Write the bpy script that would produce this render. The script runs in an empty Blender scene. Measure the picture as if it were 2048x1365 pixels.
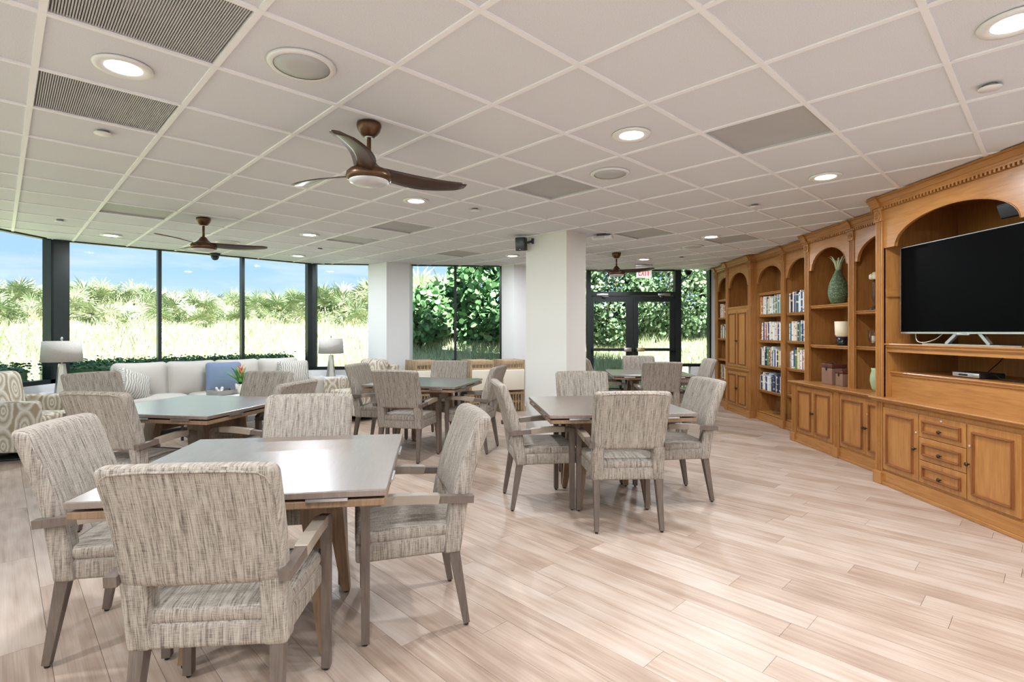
import bpy, bmesh, math, random
import numpy as np
from mathutils import Vector, Matrix
random.seed(7); rng = np.random.default_rng(11)
PI = math.pi
scene = bpy.context.scene
COL = scene.collection
# ------------------------------------------------------------------ camera
F, CX, HZ, H = 1059.0, 1024.0, 664.0, 1.35      # focal length (px), horizon row, eye height of a 2048x1365 frame
CEIL = 2.543
cam = bpy.data.cameras.new('camera'); cam_o = bpy.data.objects.new('camera', cam); COL.objects.link(cam_o)
cam.sensor_width = 36.0; cam.lens = 36.0 * F / 2048.0; cam.shift_y = -(682.5 - HZ) / 2048.0
cam.clip_start = 0.05; cam.clip_end = 500
cam_o.location = (0, 0, H); cam_o.rotation_euler = (PI / 2, 0, 0)
scene.camera = cam_o
# ------------------------------------------------------------------ colour management
vs = scene.view_settings
vs.view_transform = 'Standard'; vs.look = 'None'; vs.gamma = 1.0; vs.use_curve_mapping = False
vs.exposure = 1.1
scene.cycles.max_bounces = 4; scene.cycles.diffuse_bounces = 3; scene.cycles.glossy_bounces = 2; scene.cycles.transparent_max_bounces = 12
scene.cycles.use_adaptive_sampling = True; scene.cycles.adaptive_threshold = .05
scene.cycles.caustics_reflective = False; scene.cycles.caustics_refractive = False
scene.cycles.sample_clamp_indirect = 6.0
# ------------------------------------------------------------------ node helpers
def nd(nt, typ, ins=None, **attrs):
    n = nt.nodes.new(typ)
    for k, v in attrs.items(): setattr(n, k, v)
    for k, v in (ins or {}).items():
        s = n.inputs[k]
        if isinstance(v, bpy.types.NodeSocket): nt.links.new(v, s)
        elif isinstance(v, bpy.types.Node): nt.links.new(v.outputs[0], s)
        else: s.default_value = v
    return n
def math_n(nt, op, a, b=0.0, c=None):
    d = {0: a, 1: b}
    if c is not None: d[2] = c
    return nd(nt, 'ShaderNodeMath', d, operation=op).outputs[0]
def ramp(nt, fac, stops, interp='LINEAR'):
    n = nd(nt, 'ShaderNodeValToRGB', {0: fac}); cr = n.color_ramp; cr.interpolation = interp
    while len(cr.elements) < len(stops): cr.elements.new(0.5)
    for e, (p, c) in zip(cr.elements, stops):
        e.position = p; e.color = tuple(c) + (1,) if len(c) == 3 else c
    return n.outputs[0]
def mixc(nt, fac, a, b, mode='MIX'):
    n = nd(nt, 'ShaderNodeMix', data_type='RGBA', blend_type=mode)
    def put(s, v):
        if isinstance(v, bpy.types.NodeSocket): nt.links.new(v, s)
        elif isinstance(v, (tuple, list)): s.default_value = tuple(v) + (1,) if len(v) == 3 else v
        else: s.default_value = v
    put(n.inputs['Factor'], fac); put(n.inputs['A'], a); put(n.inputs['B'], b)
    return n.outputs['Result']
def mat(name, base=(.8, .8, .8), rough=.5, metal=0.0, spec=.5, **extra):
    m = bpy.data.materials.new(name); m.use_nodes = True; nt = m.node_tree
    b = nt.nodes['Principled BSDF']
    b.inputs['Base Color'].default_value = tuple(base) + (1,)
    b.inputs['Roughness'].default_value = rough; b.inputs['Metallic'].default_value = metal
    b.inputs['Specular IOR Level'].default_value = spec
    for k, v in extra.items(): b.inputs[k.replace('_', ' ')].default_value = v
    m.diffuse_color = tuple(base) + (1,)
    return m, nt, b
def setc(nt, b, col): nt.links.new(col, b.inputs['Base Color'])
def bump(nt, b, h, strength=.3, dist=.002):
    n = nd(nt, 'ShaderNodeBump', {'Height': h, 'Strength': strength, 'Distance': dist})
    nt.links.new(n.outputs[0], b.inputs['Normal'])
def uvmap(nt, scale=(1, 1, 1), loc=None):
    tc = nd(nt, 'ShaderNodeTexCoord')
    mp = nd(nt, 'ShaderNodeMapping', {0: tc.outputs['UV'], 'Scale': scale})
    if loc is not None: nt.links.new(loc, mp.inputs['Location'])
    return mp.outputs[0]
def noise(nt, vec, scale=5, detail=3, rough=.55, dist=0.0):
    return nd(nt, 'ShaderNodeTexNoise', {'Vector': vec, 'Scale': scale, 'Detail': detail, 'Roughness': rough, 'Distortion': dist}).outputs['Fac']
# ------------------------------------------------------------------ world and sun
w = bpy.data.worlds.new('sky'); scene.world = w; w.use_nodes = True; nt = w.node_tree
bg = nt.nodes['Background']
tc = nd(nt, 'ShaderNodeTexCoord')
sep = nd(nt, 'ShaderNodeSeparateXYZ', {0: tc.outputs['Generated']})
sky = ramp(nt, sep.outputs['Z'], [(0.0, (.74, .88, 1.0)), (.10, (.46, .70, .95)), (.35, (.36, .60, .95)), (1.0, (.22, .45, .90))])
cv = nd(nt, 'ShaderNodeMapping', {0: tc.outputs['Generated'], 'Scale': (1.2, 1.2, 7.0)})
cl = noise(nt, cv.outputs[0], 2.2, 5, .6, .5)
clm = ramp(nt, cl, [(.44, (0, 0, 0)), (.70, (1, 1, 1))])
sky2 = mixc(nt, math_n(nt, 'MULTIPLY', clm, .75), sky, (.95, .97, 1.0))
nt.links.new(sky2, bg.inputs[0]); bg.inputs[1].default_value = .55
sun = bpy.data.lights.new('sun', 'SUN'); sun.energy = 10.0; sun.angle = .009; sun.color = (1, .95, .86)
sun_o = bpy.data.objects.new('sun', sun); COL.objects.link(sun_o)
sun_o.rotation_euler = Vector((-.30, .55, -.85)).to_track_quat('-Z', 'Y').to_euler()
# ------------------------------------------------------------------ mesh helpers
class MB:
    def __init__(s): s.v = []; s.f = []; s.m = []; s.s = []
    def add(s, vs_, fs, m=0, smooth=False):
        o = len(s.v); s.v.extend([tuple(p) for p in vs_])
        for f in fs: s.f.append([i + o for i in f]); s.m.append(m); s.s.append(smooth)
        return s
    def box(s, x0, x1, y0, y1, z0, z1, m=0):
        v = [(x, y, z) for x in (x0, x1) for y in (y0, y1) for z in (z0, z1)]
        return s.add(v, [(0, 1, 3, 2), (4, 6, 7, 5), (0, 4, 5, 1), (2, 3, 7, 6), (0, 2, 6, 4), (1, 5, 7, 3)], m)
    def rbox(s, c, size, r, n=2, mid=1, fn=None, m=0, smooth=True):
        hx, hy, hz = [a / 2 for a in size]; r = min(r, hx * .999, hy * .999, hz * .999)
        def ax(h):
            a = [-h + r * (1 - math.cos(PI / 2 * k / n)) if False else -h + r * k / n for k in range(n + 1)]
            k2 = mid if not isinstance(mid, (list, tuple)) else 1
            mids = [(-h + r) + (2 * h - 2 * r) * k / k2 for k in range(1, k2)]
            return a + mids + [-x for x in reversed(a)]
        A = [ax(hx), ax(hy), ax(hz)]
        idx = {}; V = []; Fs = []
        half = (hx, hy, hz)
        def vert(i, j, k):
            key = (i, j, k)
            if key in idx: return idx[key]
            p = [A[0][i], A[1][j], A[2][k]]
            q = [max(-h + r, min(h - r, a)) for a, h in zip(p, half)]
            d = Vector(p) - Vector(q)
            if d.length > 1e-9: d = d.normalized() * r
            p = Vector(q) + d
            if fn: p = Vector(fn(p.x, p.y, p.z))
            V.append((p.x + c[0], p.y + c[1], p.z + c[2])); idx[key] = len(V) - 1
            return idx[key]
        L = [len(a) for a in A]
        for d in range(3):
            u, w_ = [(1, 2), (2, 0), (0, 1)][d]
            for side in (0, L[d] - 1):
                for a in range(L[u] - 1):
                    for b in range(L[w_] - 1):
                        q = []
                        for (da, db) in ((0, 0), (1, 0), (1, 1), (0, 1)):
                            t = [0, 0, 0]; t[d] = side; t[u] = a + da; t[w_] = b + db
                            q.append(vert(*t))
                        if side == 0: q.reverse()
                        Fs.append(q)
        return s.add(V, Fs, m, smooth)
    def bar(s, p0, p1, a0, b0, a1=None, b1=None, side=None, m=0):
        """square bar from p0 to p1, half sizes a (along side) and b"""
        p0, p1 = Vector(p0), Vector(p1); a1 = a0 if a1 is None else a1; b1 = b0 if b1 is None else b1
        t = (p1 - p0).normalized(); sd = Vector(side) if side else (Vector((1, 0, 0)) if abs(t.x) < .9 else Vector((0, 1, 0)))
        sd = (sd - t * sd.dot(t)).normalized(); up = t.cross(sd)
        v = []
        for p, a, b in ((p0, a0, b0), (p1, a1, b1)):
            v += [p + sd * a * i + up * b * j for i, j in ((-1, -1), (1, -1), (1, 1), (-1, 1))]
        return s.add(v, [(3, 2, 1, 0), (4, 5, 6, 7), (0, 1, 5, 4), (1, 2, 6, 5), (2, 3, 7, 6), (3, 0, 4, 7)], m)
    def sweep(s, path, hw, hh, side=(1, 0, 0), m=0, smooth=False, scale=None):
        path = [Vector(p) for p in path]; sd0 = Vector(side); V = []; n = len(path)
        for i, p in enumerate(path):
            t = (path[min(i + 1, n - 1)] - path[max(i - 1, 0)]).normalized()
            sd = (sd0 - t * sd0.dot(t)).normalized(); up = sd.cross(t); k = scale[i] if scale else 1
            V += [p + sd * hw * a * k + up * hh * b * k for a, b in ((-1, -1), (1, -1), (1, 1), (-1, 1))]
        Fs = [(3, 2, 1, 0), tuple(4 * (n - 1) + k for k in range(4))]
        for i in range(n - 1):
            for k in range(4): Fs.append((4 * i + k, 4 * i + (k + 1) % 4, 4 * i + 4 + (k + 1) % 4, 4 * i + 4 + k))
        return s.add(V, Fs, m, smooth)
    def tube(s, path, r, n=8, m=0, closed=False):
        path = [Vector(p) for p in path]; V = []; L = len(path)
        for i, p in enumerate(path):
            t = ((path[(i + 1) % L] - path[i - 1]) if closed else (path[min(i + 1, L - 1)] - path[max(i - 1, 0)])).normalized()
            a = Vector((0, 0, 1)) if abs(t.z) < .9 else Vector((1, 0, 0))
            u = t.cross(a).normalized(); v2 = u.cross(t); rr = r[i] if isinstance(r, (list, tuple)) else r
            V += [p + (u * math.cos(2 * PI * k / n) + v2 * math.sin(2 * PI * k / n)) * rr for k in range(n)]
        Fs = []
        for i in range(L if closed else L - 1):
            for k in range(n):
                a, b = i * n + k, i * n + (k + 1) % n; c, d = ((i + 1) % L) * n + (k + 1) % n, ((i + 1) % L) * n + k
                Fs.append((a, b, c, d))
        if not closed: Fs += [tuple(reversed(range(n))), tuple((L - 1) * n + k for k in range(n))]
        return s.add(V, Fs, m, True)
    def lathe(s, prof, n=24, c=(0, 0, 0), m=0, smooth=True, cap=True):
        V = []; L = len(prof)
        for r, z in prof:
            for k in range(n):
                a = 2 * PI * k / n; V.append((c[0] + r * math.cos(a), c[1] + r * math.sin(a), c[2] + z))
        Fs = [(i * n + k, i * n + (k + 1) % n, (i + 1) * n + (k + 1) % n, (i + 1) * n + k) for i in range(L - 1) for k in range(n)]
        if cap and prof[0][0] > 1e-5: Fs.append(tuple(reversed(range(n))))
        if cap and prof[-1][0] > 1e-5: Fs.append(tuple((L - 1) * n + k for k in range(n)))
        return s.add(V, Fs, m, smooth)
    def prism(s, poly, axis, a0, a1, m=0):
        """polygon of (u,v) extruded along axis: x -> (y,z), y -> (x,z), z -> (x,y)"""
        def P(u, v, a): return {'x': (a, u, v), 'y': (u, a, v), 'z': (u, v, a)}[axis]
        n = len(poly); V = [P(u, v, a0) for u, v in poly] + [P(u, v, a1) for u, v in poly]
        Fs = [tuple(range(n)), tuple(reversed(range(n, 2 * n)))] + [(i, (i + 1) % n, n + (i + 1) % n, n + i) for i in range(n)]
        return s.add(V, Fs, m)
    def build(s, name, mats, parent=None, loc=None, origin=(0, 0, 0), swap=False, recalc=True, link=True):
        me = bpy.data.meshes.new(name)
        if parent is not None and loc == 'world': origin = tuple(parent.location)
        o = origin
        me.from_pydata([(x - o[0], y - o[1], z - o[2]) for x, y, z in s.v], [], s.f)
        if not isinstance(mats, (list, tuple)): mats = [mats]
        for mm in mats: me.materials.append(mm)
        me.polygons.foreach_set('material_index', s.m); me.polygons.foreach_set('use_smooth', s.s)
        if recalc:
            bm = bmesh.new(); bm.from_mesh(me)
            if len(bm.verts) > 8: bmesh.ops.remove_doubles(bm, verts=bm.verts, dist=1e-6)
            bmesh.ops.recalc_face_normals(bm, faces=bm.faces); bm.to_mesh(me); bm.free()
        boxuv(me, swap)
        if not link: return me
        return put(name, me, parent, None if loc == 'world' else loc)
def boxuv(me, swap=False):
    n = len(me.loops)
    if n == 0: return
    uv = me.uv_layers.new(name='UVMap')
    vi = np.zeros(n, np.int32); me.loops.foreach_get('vertex_index', vi)
    co = np.zeros(len(me.vertices) * 3, np.float32); me.vertices.foreach_get('co', co); co = co.reshape(-1, 3)
    np_ = len(me.polygons); nr = np.zeros(np_ * 3, np.float32); me.polygons.foreach_get('normal', nr); nr = np.abs(nr.reshape(-1, 3))
    lt = np.zeros(np_, np.int32); me.polygons.foreach_get('loop_total', lt)
    ax = np.argmax(nr, axis=1); ax = np.repeat(ax, lt); c = co[vi]
    u = np.where(ax == 0, c[:, 1], c[:, 0]); v = np.where(ax == 2, c[:, 1], c[:, 2])
    out = np.stack([v, u] if swap else [u, v], 1).astype(np.float32)
    uv.data.foreach_set('uv', out.ravel())
def put(name, data, parent=None, loc=None):
    o = bpy.data.objects.new(name, data); COL.objects.link(o)
    if parent is not None: o.parent = parent
    if loc is not None: o.location = loc
    return o
def tag(o, label=None, cat=None, group=None, kind=None):
    if label: o['label'] = label
    if cat: o['category'] = cat
    if group: o['group'] = group
    if kind: o['kind'] = kind
    return o
def thing(name, label, cat, loc=(0, 0, 0), rz=0.0, group=None):
    o = put(name, None, None, loc); o.rotation_euler = (0, 0, rz); o.empty_display_size = .1
    return tag(o, label, cat, group)
def copy_tree(root, loc=None, rz=None, label=None, parent=None):
    r = root.copy(); COL.objects.link(r); r.parent = parent
    if loc is not None: r.location = loc
    if rz is not None: r.rotation_euler = (0, 0, rz)
    if label: r['label'] = label
    for ch in list(root.children): copy_tree(ch, parent=r)
    return r
def fl(px, py, z=0.0):
    Y = F * (H - z) / (py - HZ); return ((px - CX) * Y / F, Y)
def cl_(px, py, z=CEIL):
    Y = F * (z - H) / (HZ - py); return ((px - CX) * Y / F, Y)
def proj(X, Y, Z): return (CX + F * X / Y, HZ - F * (Z - H) / Y)
ORD = ['first', 'second', 'third', 'fourth', 'fifth', 'sixth', 'seventh', 'eighth', 'ninth', 'tenth', 'eleventh', 'twelfth', 'thirteenth', 'fourteenth', 'fifteenth', 'sixteenth', 'seventeenth', 'eighteenth', 'nineteenth', 'twentieth', 'twenty-first', 'twenty-second', 'twenty-third', 'twenty-fourth', 'twenty-fifth', 'twenty-sixth', 'twenty-seventh', 'twenty-eighth', 'twenty-ninth', 'thirtieth']
# ------------------------------------------------------------------ materials
def wood(name, c0, c1, c2, rough=.35, sc=1.0, spec=.5, coat=0.0):
    m, nt, b = mat(name, c1, rough, spec=spec)
    oi = nd(nt, 'ShaderNodeObjectInfo'); off = nd(nt, 'ShaderNodeVectorMath', {0: (13.1, 7.7, 3.3), 'Scale': oi.outputs['Random']}, operation='SCALE')
    uv = uvmap(nt, (9 * sc, 1.1 * sc, 1), off.outputs[0])
    n1 = noise(nt, uv, 3.0, 3, .6, .4); uv2 = uvmap(nt, (120 * sc, 5 * sc, 1), off.outputs[0]); n2 = noise(nt, uv2, 1.0, 1, .6)
    f = math_n(nt, 'MULTIPLY_ADD', n2, .35, math_n(nt, 'MULTIPLY', n1, .75))
    setc(nt, b, ramp(nt, f, [(.25, c0), (.52, c1), (.8, c2)]))
    if coat: b.inputs['Coat Weight'].default_value = coat; b.inputs['Coat Roughness'].default_value = .28; b.inputs['Coat IOR'].default_value = 1.75; b.inputs['IOR'].default_value = 1.6
    return m
M = {}
M['honey'] = wood('honey_maple', (.27, .105, .026), (.38, .165, .044), (.47, .22, .066), .32, 1.0)
M['honey_dark'] = wood('honey_maple_glazed', (.17, .058, .018), (.26, .095, .03), (.34, .13, .045), .32, 1.0)
M['honey_h'] = M['honey']
M['table'] = wood('table_oak', (.085, .055, .040), (.14, .094, .070), (.20, .140, .105), .34, 1.6, .9, 1.0)
M['table_edge'] = wood('table_edge_oak', (.12, .07, .04), (.22, .135, .075), (.30, .19, .11), .4, 2.2)
M['chairwood'] = wood('chair_grey_brown_wood', (.075, .055, .043), (.125, .094, .074), (.17, .13, .10), .42, 2.0)
M['foldwood'] = wood('folding_chair_wood', (.28, .19, .11), (.42, .30, .18), (.52, .39, .25), .45, 2.0)
M['fanwood'] = wood('fan_walnut', (.022, .010, .006), (.045, .020, .011), (.08, .036, .02), .3, 2.0)
def plain(key, *a, **k):
    M[key] = mat(key, *a, **k)[0]; return M[key]
plain('wall_white', (.80, .80, .79), .75, spec=.2); plain('wall_cream', (.78, .765, .71), .75, spec=.2)
plain('tee', (.92, .92, .93), .5); plain('white_plastic', (.82, .82, .80), .4); plain('black_plastic', (.012, .013, .014), .4)
plain('dark_frame', (.010, .016, .015), .38, .2); plain('steel', (.55, .55, .56), .3, 1.0); plain('brass', (.60, .50, .32), .35, 1.0)
plain('bronze', (.075, .045, .025), .35, .7); plain('bronze_fan', (.11, .055, .026), .32, .6)
plain('leather_pad', (.30, .245, .19), .45); plain('glide', (.015, .013, .012), .5); plain('piping', (.34, .28, .21), .8)
plain('knob', (.06, .042, .03), .35, .8); plain('lock', (.75, .68, .55), .3, .8); plain('slot_dark', (.004, .004, .004), .9)
plain('sofa', (.47, .44, .395), .9, spec=.15); plain('blue_cloth', (.175, .225, .32), .9, spec=.15); plain('grey_linen', (.66, .63, .58), .85, spec=.15)
plain('cream_pad', (.76, .70, .58), .7, spec=.2); plain('grey_wood', (.26, .245, .22), .6); plain('pot', (.70, .66, .58), .6)
plain('screen', (.0012, .0012, .0014), .35, spec=.03); plain('silver', (.62, .63, .65), .25, .9); plain('gunmetal', (.06, .065, .07), .3, .6)
plain('box_leather', (.24, .13, .085), .45); plain('box_dark', (.10, .030, .018), .35); plain('ivory', (.78, .68, .48), .55); plain('black_glaze', (.012, .013, .016), .2)
plain('wire_white', (.7, .7, .68), .5); plain('wire_black', (.01, .01, .011), .5); plain('fan_glass', (.62, .62, .62), .3)
plain('speaker_grille', (.52, .53, .52), .6); plain('exit_red', (.75, .02, .02), .4); plain('exit_panel', (.60, .58, .55), .15)
plain('green_glaze', (.42, .50, .30), .35); plain('paper', (.80, .76, .68), .8); plain('green_leaf_plant', (.09, .26, .05), .5); plain('flower', (.75, .30, .16), .6)
plain('soil', (.045, .032, .02), .95); plain('bark', (.13, .09, .06), .9)
# heathered chair fabric
m, nt, b = mat('chair_fabric', (.36, .30, .23), .92, spec=.12); M['fabric'] = m
oi = nd(nt, 'ShaderNodeObjectInfo'); off = nd(nt, 'ShaderNodeVectorMath', {0: (5.3, 9.1, 0), 'Scale': oi.outputs['Random']}, operation='SCALE').outputs[0]
s1 = noise(nt, uvmap(nt, (260, 12, 1), off), 1, 2, .65); s2 = noise(nt, uvmap(nt, (30, 330, 1), off), 1, 1, .6); s3 = noise(nt, uvmap(nt, (70, 3, 1), off), 1, 1, .5)
ff = math_n(nt, 'ADD', math_n(nt, 'MULTIPLY', s1, .62), math_n(nt, 'ADD', math_n(nt, 'MULTIPLY', s2, .26), math_n(nt, 'MULTIPLY', s3, .30)))
setc(nt, b, ramp(nt, ff, [(.40, (.075, .064, .054)), (.50, (.20, .17, .14)), (.60, (.335, .29, .24)), (.74, (.44, .39, .33))]))
bump(nt, b, s1, .35, .003)
# ikat armchair fabric: nested ovals in a brick layout
m, nt, b = mat('ikat_fabric', (.6, .52, .4), .9, spec=.12); M['ikat'] = m
tc = nd(nt, 'ShaderNodeTexCoord'); wob = nd(nt, 'ShaderNodeTexNoise', {'Vector': tc.outputs['UV'], 'Scale': 14.0, 'Detail': 2.0})
wv = nd(nt, 'ShaderNodeVectorMath', {0: wob.outputs['Color'], 1: (.5, .5, .5)}, operation='SUBTRACT')
wv2 = nd(nt, 'ShaderNodeVectorMath', {0: wv.outputs[0], 'Scale': .03}, operation='SCALE')
uvd = nd(nt, 'ShaderNodeVectorMath', {0: tc.outputs['UV'], 1: wv2.outputs[0]}, operation='ADD')
sp = nd(nt, 'ShaderNodeSeparateXYZ', {0: uvd.outputs[0]})
col_ = math_n(nt, 'FLOOR', math_n(nt, 'DIVIDE', sp.outputs[0], .20)); par = math_n(nt, 'FLOORED_MODULO', col_, 2.0)
fx = math_n(nt, 'SUBTRACT', math_n(nt, 'FRACT', math_n(nt, 'DIVIDE', sp.outputs[0], .20)), .5)
fy = math_n(nt, 'SUBTRACT', math_n(nt, 'FRACT', math_n(nt, 'ADD', math_n(nt, 'DIVIDE', sp.outputs[1], .36), math_n(nt, 'MULTIPLY', par, .5))), .5)
rr = math_n(nt, 'SQRT', math_n(nt, 'ADD', math_n(nt, 'MULTIPLY', fx, fx), math_n(nt, 'MULTIPLY', math_n(nt, 'MULTIPLY', fy, fy), .8)))
tan_, cre = (.34, .275, .19), (.66, .62, .54)
setc(nt, b, ramp(nt, rr, [(.0, tan_), (.08, cre), (.13, tan_), (.20, cre), (.30, tan_), (.44, cre), (.52, tan_)]))
# patterned throw pillow
m, nt, b = mat('pillow_pattern', (.6, .57, .5), .9, spec=.1); M['pillow_pat'] = m
ck = nd(nt, 'ShaderNodeTexWave', {'Vector': uvmap(nt, (1, 1, 1)), 'Scale': 11.0, 'Distortion': 5.0, 'Detail': 1.0})
setc(nt, b, ramp(nt, ck.outputs['Fac'], [(.35, (.56, .54, .49)), (.65, (.30, .285, .25))]))
# ceiling tile, perforated vents
m, nt, b = mat('ceiling_tile', (.74, .735, .72), .9, spec=.1); M['tile'] = m
tc = nd(nt, 'ShaderNodeTexCoord'); n1 = noise(nt, tc.outputs['Object'], 260, 0, .7)
setc(nt, b, ramp(nt, n1, [(.3, (.70, .715, .74)), (.65, (.78, .795, .82))]))
plain('vent_light', (.56, .56, .555), .5); plain('vent_dark', (.27, .27, .27), .7)
m, nt, b = mat('vent_perforated', (.45, .45, .45), .6); M['vent_panel'] = m
tc = nd(nt, 'ShaderNodeTexCoord'); ns = noise(nt, tc.outputs['Object'], 3.0, 3, .6)
vo = nd(nt, 'ShaderNodeTexVoronoi', {'Vector': tc.outputs['Object'], 'Scale': 110.0, 'Randomness': 0.0})
dots = ramp(nt, vo.outputs['Distance'], [(.26, (.16, .16, .16)), (.34, (.52, .52, .515))])
setc(nt, b, mixc(nt, math_n(nt, 'MULTIPLY', ns, .55), dots, (.33, .33, .31)))
# floor planks
def plank_mat(name, island):
    m, nt, b = mat(name, (.5, .4, .32), .40, spec=.5)
    if island: rnd = nd(nt, 'ShaderNodeNewGeometry').outputs['Random Per Island']
    else: rnd = nd(nt, 'ShaderNodeObjectInfo').outputs['Random']
    off = nd(nt, 'ShaderNodeVectorMath', {0: (31.7, 17.3, 0), 'Scale': rnd}, operation='SCALE').outputs[0]
    a = noise(nt, uvmap(nt, (14, .55, 1), off), 1.6, 3, .6, .4); g = noise(nt, uvmap(nt, (170, 2.5, 1), off), 1, 1, .6)
    wvt = nd(nt, 'ShaderNodeTexWave', {'Vector': uvmap(nt, (4.2, .22, 1), off), 'Scale': 4.0, 'Distortion': 5.0, 'Detail': 2.0, 'Detail Scale': 1.2}, wave_type='RINGS')
    f = math_n(nt, 'ADD', math_n(nt, 'MULTIPLY', a, .62), math_n(nt, 'ADD', math_n(nt, 'MULTIPLY', g, .28), math_n(nt, 'MULTIPLY', wvt.outputs['Fac'], .08)))
    f = math_n(nt, 'ADD', f, math_n(nt, 'MULTIPLY', math_n(nt, 'SUBTRACT', rnd, .5), .22))
    c = ramp(nt, f, [(.22, (.29, .195, .140)), (.42, (.405, .295, .222)), (.55, (.475, .365, .288)), (.72, (.54, .435, .36))])
    setc(nt, b, c)
    return m
M['plank'] = plank_mat('vinyl_plank', False); M['plank_far'] = plank_mat('vinyl_plank_far', True)
plain('subfloor', (.20, .15, .115), .8)
# glass
def glassy(name, tint, refl=.7):
    m = bpy.data.materials.new(name); m.use_nodes = True; nt = m.node_tree; nt.nodes.remove(nt.nodes['Principled BSDF'])
    fr = nd(nt, 'ShaderNodeFresnel', {'IOR': 1.45}); t = nd(nt, 'ShaderNodeBsdfTransparent', {0: tuple(tint) + (1,)}); g = nd(nt, 'ShaderNodeBsdfGlossy', {'Roughness': .02})
    mx = nd(nt, 'ShaderNodeMixShader', {0: math_n(nt, 'MULTIPLY', fr.outputs[0], refl), 1: t.outputs[0], 2: g.outputs[0]})
    nt.links.new(mx.outputs[0], nt.nodes['Material Output'].inputs[0]); return m
M['pane'] = glassy('window_pane', (.95, .975, .965), .04); M['clear'] = glassy('clear_glass', (.93, .92, .94), .35)
# lamp shade linen
m, nt, b = mat('shade_linen', (.62, .585, .53), .9, spec=.1); M['shade'] = m
ln = noise(nt, uvmap(nt, (60, 300, 1)), 1, 2, .6); setc(nt, b, ramp(nt, ln, [(.3, (.42, .40, .37)), (.7, (.58, .55, .50))]))
b.inputs['Transmission Weight'].default_value = 0.0
# outdoor
def leafy(name, c0, c1, c2, trans=.25, sc=3.0, island=True):
    m, nt, b = mat(name, c1, .45, spec=.4)
    rnd = nd(nt, 'ShaderNodeNewGeometry').outputs['Random Per Island']
    oi = nd(nt, 'ShaderNodeObjectInfo').outputs['Random']
    f = math_n(nt, 'ADD', math_n(nt, 'MULTIPLY', rnd, .65), math_n(nt, 'MULTIPLY', oi, .35))
    setc(nt, b, ramp(nt, f, [(.08, c0), (.5, c1), (.92, c2)]))
    return m
M['palm'] = leafy('palmetto_frond', (.17, .24, .11), (.33, .41, .25), (.56, .56, .38)); M['palm_dry'] = leafy('palmetto_dry', (.30, .22, .10), (.42, .33, .17), (.55, .47, .30))
M['grape'] = leafy('sea_grape_leaf', (.08, .19, .085), (.16, .33, .14), (.34, .50, .24))
M['grape_hazed'] = leafy('sea_grape_leaf_hazed', (.12, .22, .12), (.24, .36, .20), (.50, .60, .40)); M['hedge'] = leafy('hedge_leaf', (.02, .06, .02), (.035, .10, .03), (.06, .15, .05))  # grape leaves by the doors: glass haze put into the leaf colour
M['blade'] = leafy('grass_blade', (.28, .38, .17), (.44, .51, .30), (.64, .65, .48))
m, nt, b = mat('grassy_ground', (.3, .38, .14), .95, spec=.1); M['ground'] = m
tc = nd(nt, 'ShaderNodeTexCoord'); gn = noise(nt, tc.outputs['Object'], 1.3, 5, .7)
setc(nt, b, ramp(nt, gn, [(.32, (.28, .35, .18)), (.5, (.46, .50, .33)), (.7, (.64, .62, .50))]))
# ================================================================== STRUCTURE
REG1 = [(-1, 0, 5.93), (-1, 1, 12.78), (-.1, 1, 9.63), (1, 0, .3), (0, -1, 1.6)]
REG2 = [(-1, 0, -.3), (1, 0, 4.2), (0, 1, 10.2), (0, -1, 1.6)]
def clip(poly, planes):
    for a, b_, c in planes:
        out = []; n = len(poly)
        for i in range(n):
            p, q = poly[i], poly[(i + 1) % n]; dp, dq = a * p[0] + b_ * p[1] - c, a * q[0] + b_ * q[1] - c
            if dp <= 0: out.append(p)
            if dp * dq < 0:
                t = dp / (dp - dq); out.append((p[0] + (q[0] - p[0]) * t, p[1] + (q[1] - p[1]) * t))
        poly = out
        if len(poly) < 3: return []
    return poly
def area(p): return abs(sum(p[i][0] * p[(i + 1) % len(p)][1] - p[(i + 1) % len(p)][0] * p[i][1] for i in range(len(p)))) / 2
TH = .80137; D1 = (math.sin(TH), math.cos(TH)); D2 = (-math.cos(TH), math.sin(TH)); PHI = math.atan2(D1[1], D1[0])
def toL(p): return (p[0] * D1[0] + p[1] * D1[1], p[0] * D2[0] + p[1] * D2[1])
def toW(p): return (p[0] * D1[0] + p[1] * D2[0], p[0] * D1[1] + p[1] * D2[1])
REGPOLY = [clip([(-50, -50), (50, -50), (50, 50), (-50, 50)], R) for R in (REG1, REG2)]
# ---- floor
mb = MB()
for R in REGPOLY: mb.prism(R, 'z', -.06, -.009)
floor = tag(mb.build('floor', M['subfloor']), 'pale wood-look plank floor running diagonally across the room', kind='structure')
PW, PL = .155, 1.23; cand = []
for i in range(-55, 75):
    o_ = random.random() * PL
    for j in range(-10, 14):
        u0, v0 = i * PW, j * PL + o_
        rect = [(u0, v0), (u0 + PW - .0016, v0), (u0 + PW - .0016, v0 + PL - .0016), (u0, v0 + PL - .0016)]
        wp = [toW(p) for p in rect]
        pieces = [q for q in (clip(wp, R) for R in (REG1, REG2)) if len(q) > 2 and area(q) > 1e-4]
        if not pieces: continue
        tot = sum(area(q) for q in pieces); full = tot > area(rect) * .9999 and len(pieces) == 1
        c = (sum(p[0] for p in wp) / 4, sum(p[1] for p in wp) / 4); score = 0
        vis = [p for p in wp if p[1] > 1.9 and abs(p[0]) < p[1] * .98]
        if vis: score = tot / max(c[1], 1.5) ** 3
        cand.append((score, u0, v0, pieces, full))
cand.sort(key=lambda t: -t[0]); rest = MB()
full_me = None
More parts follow.
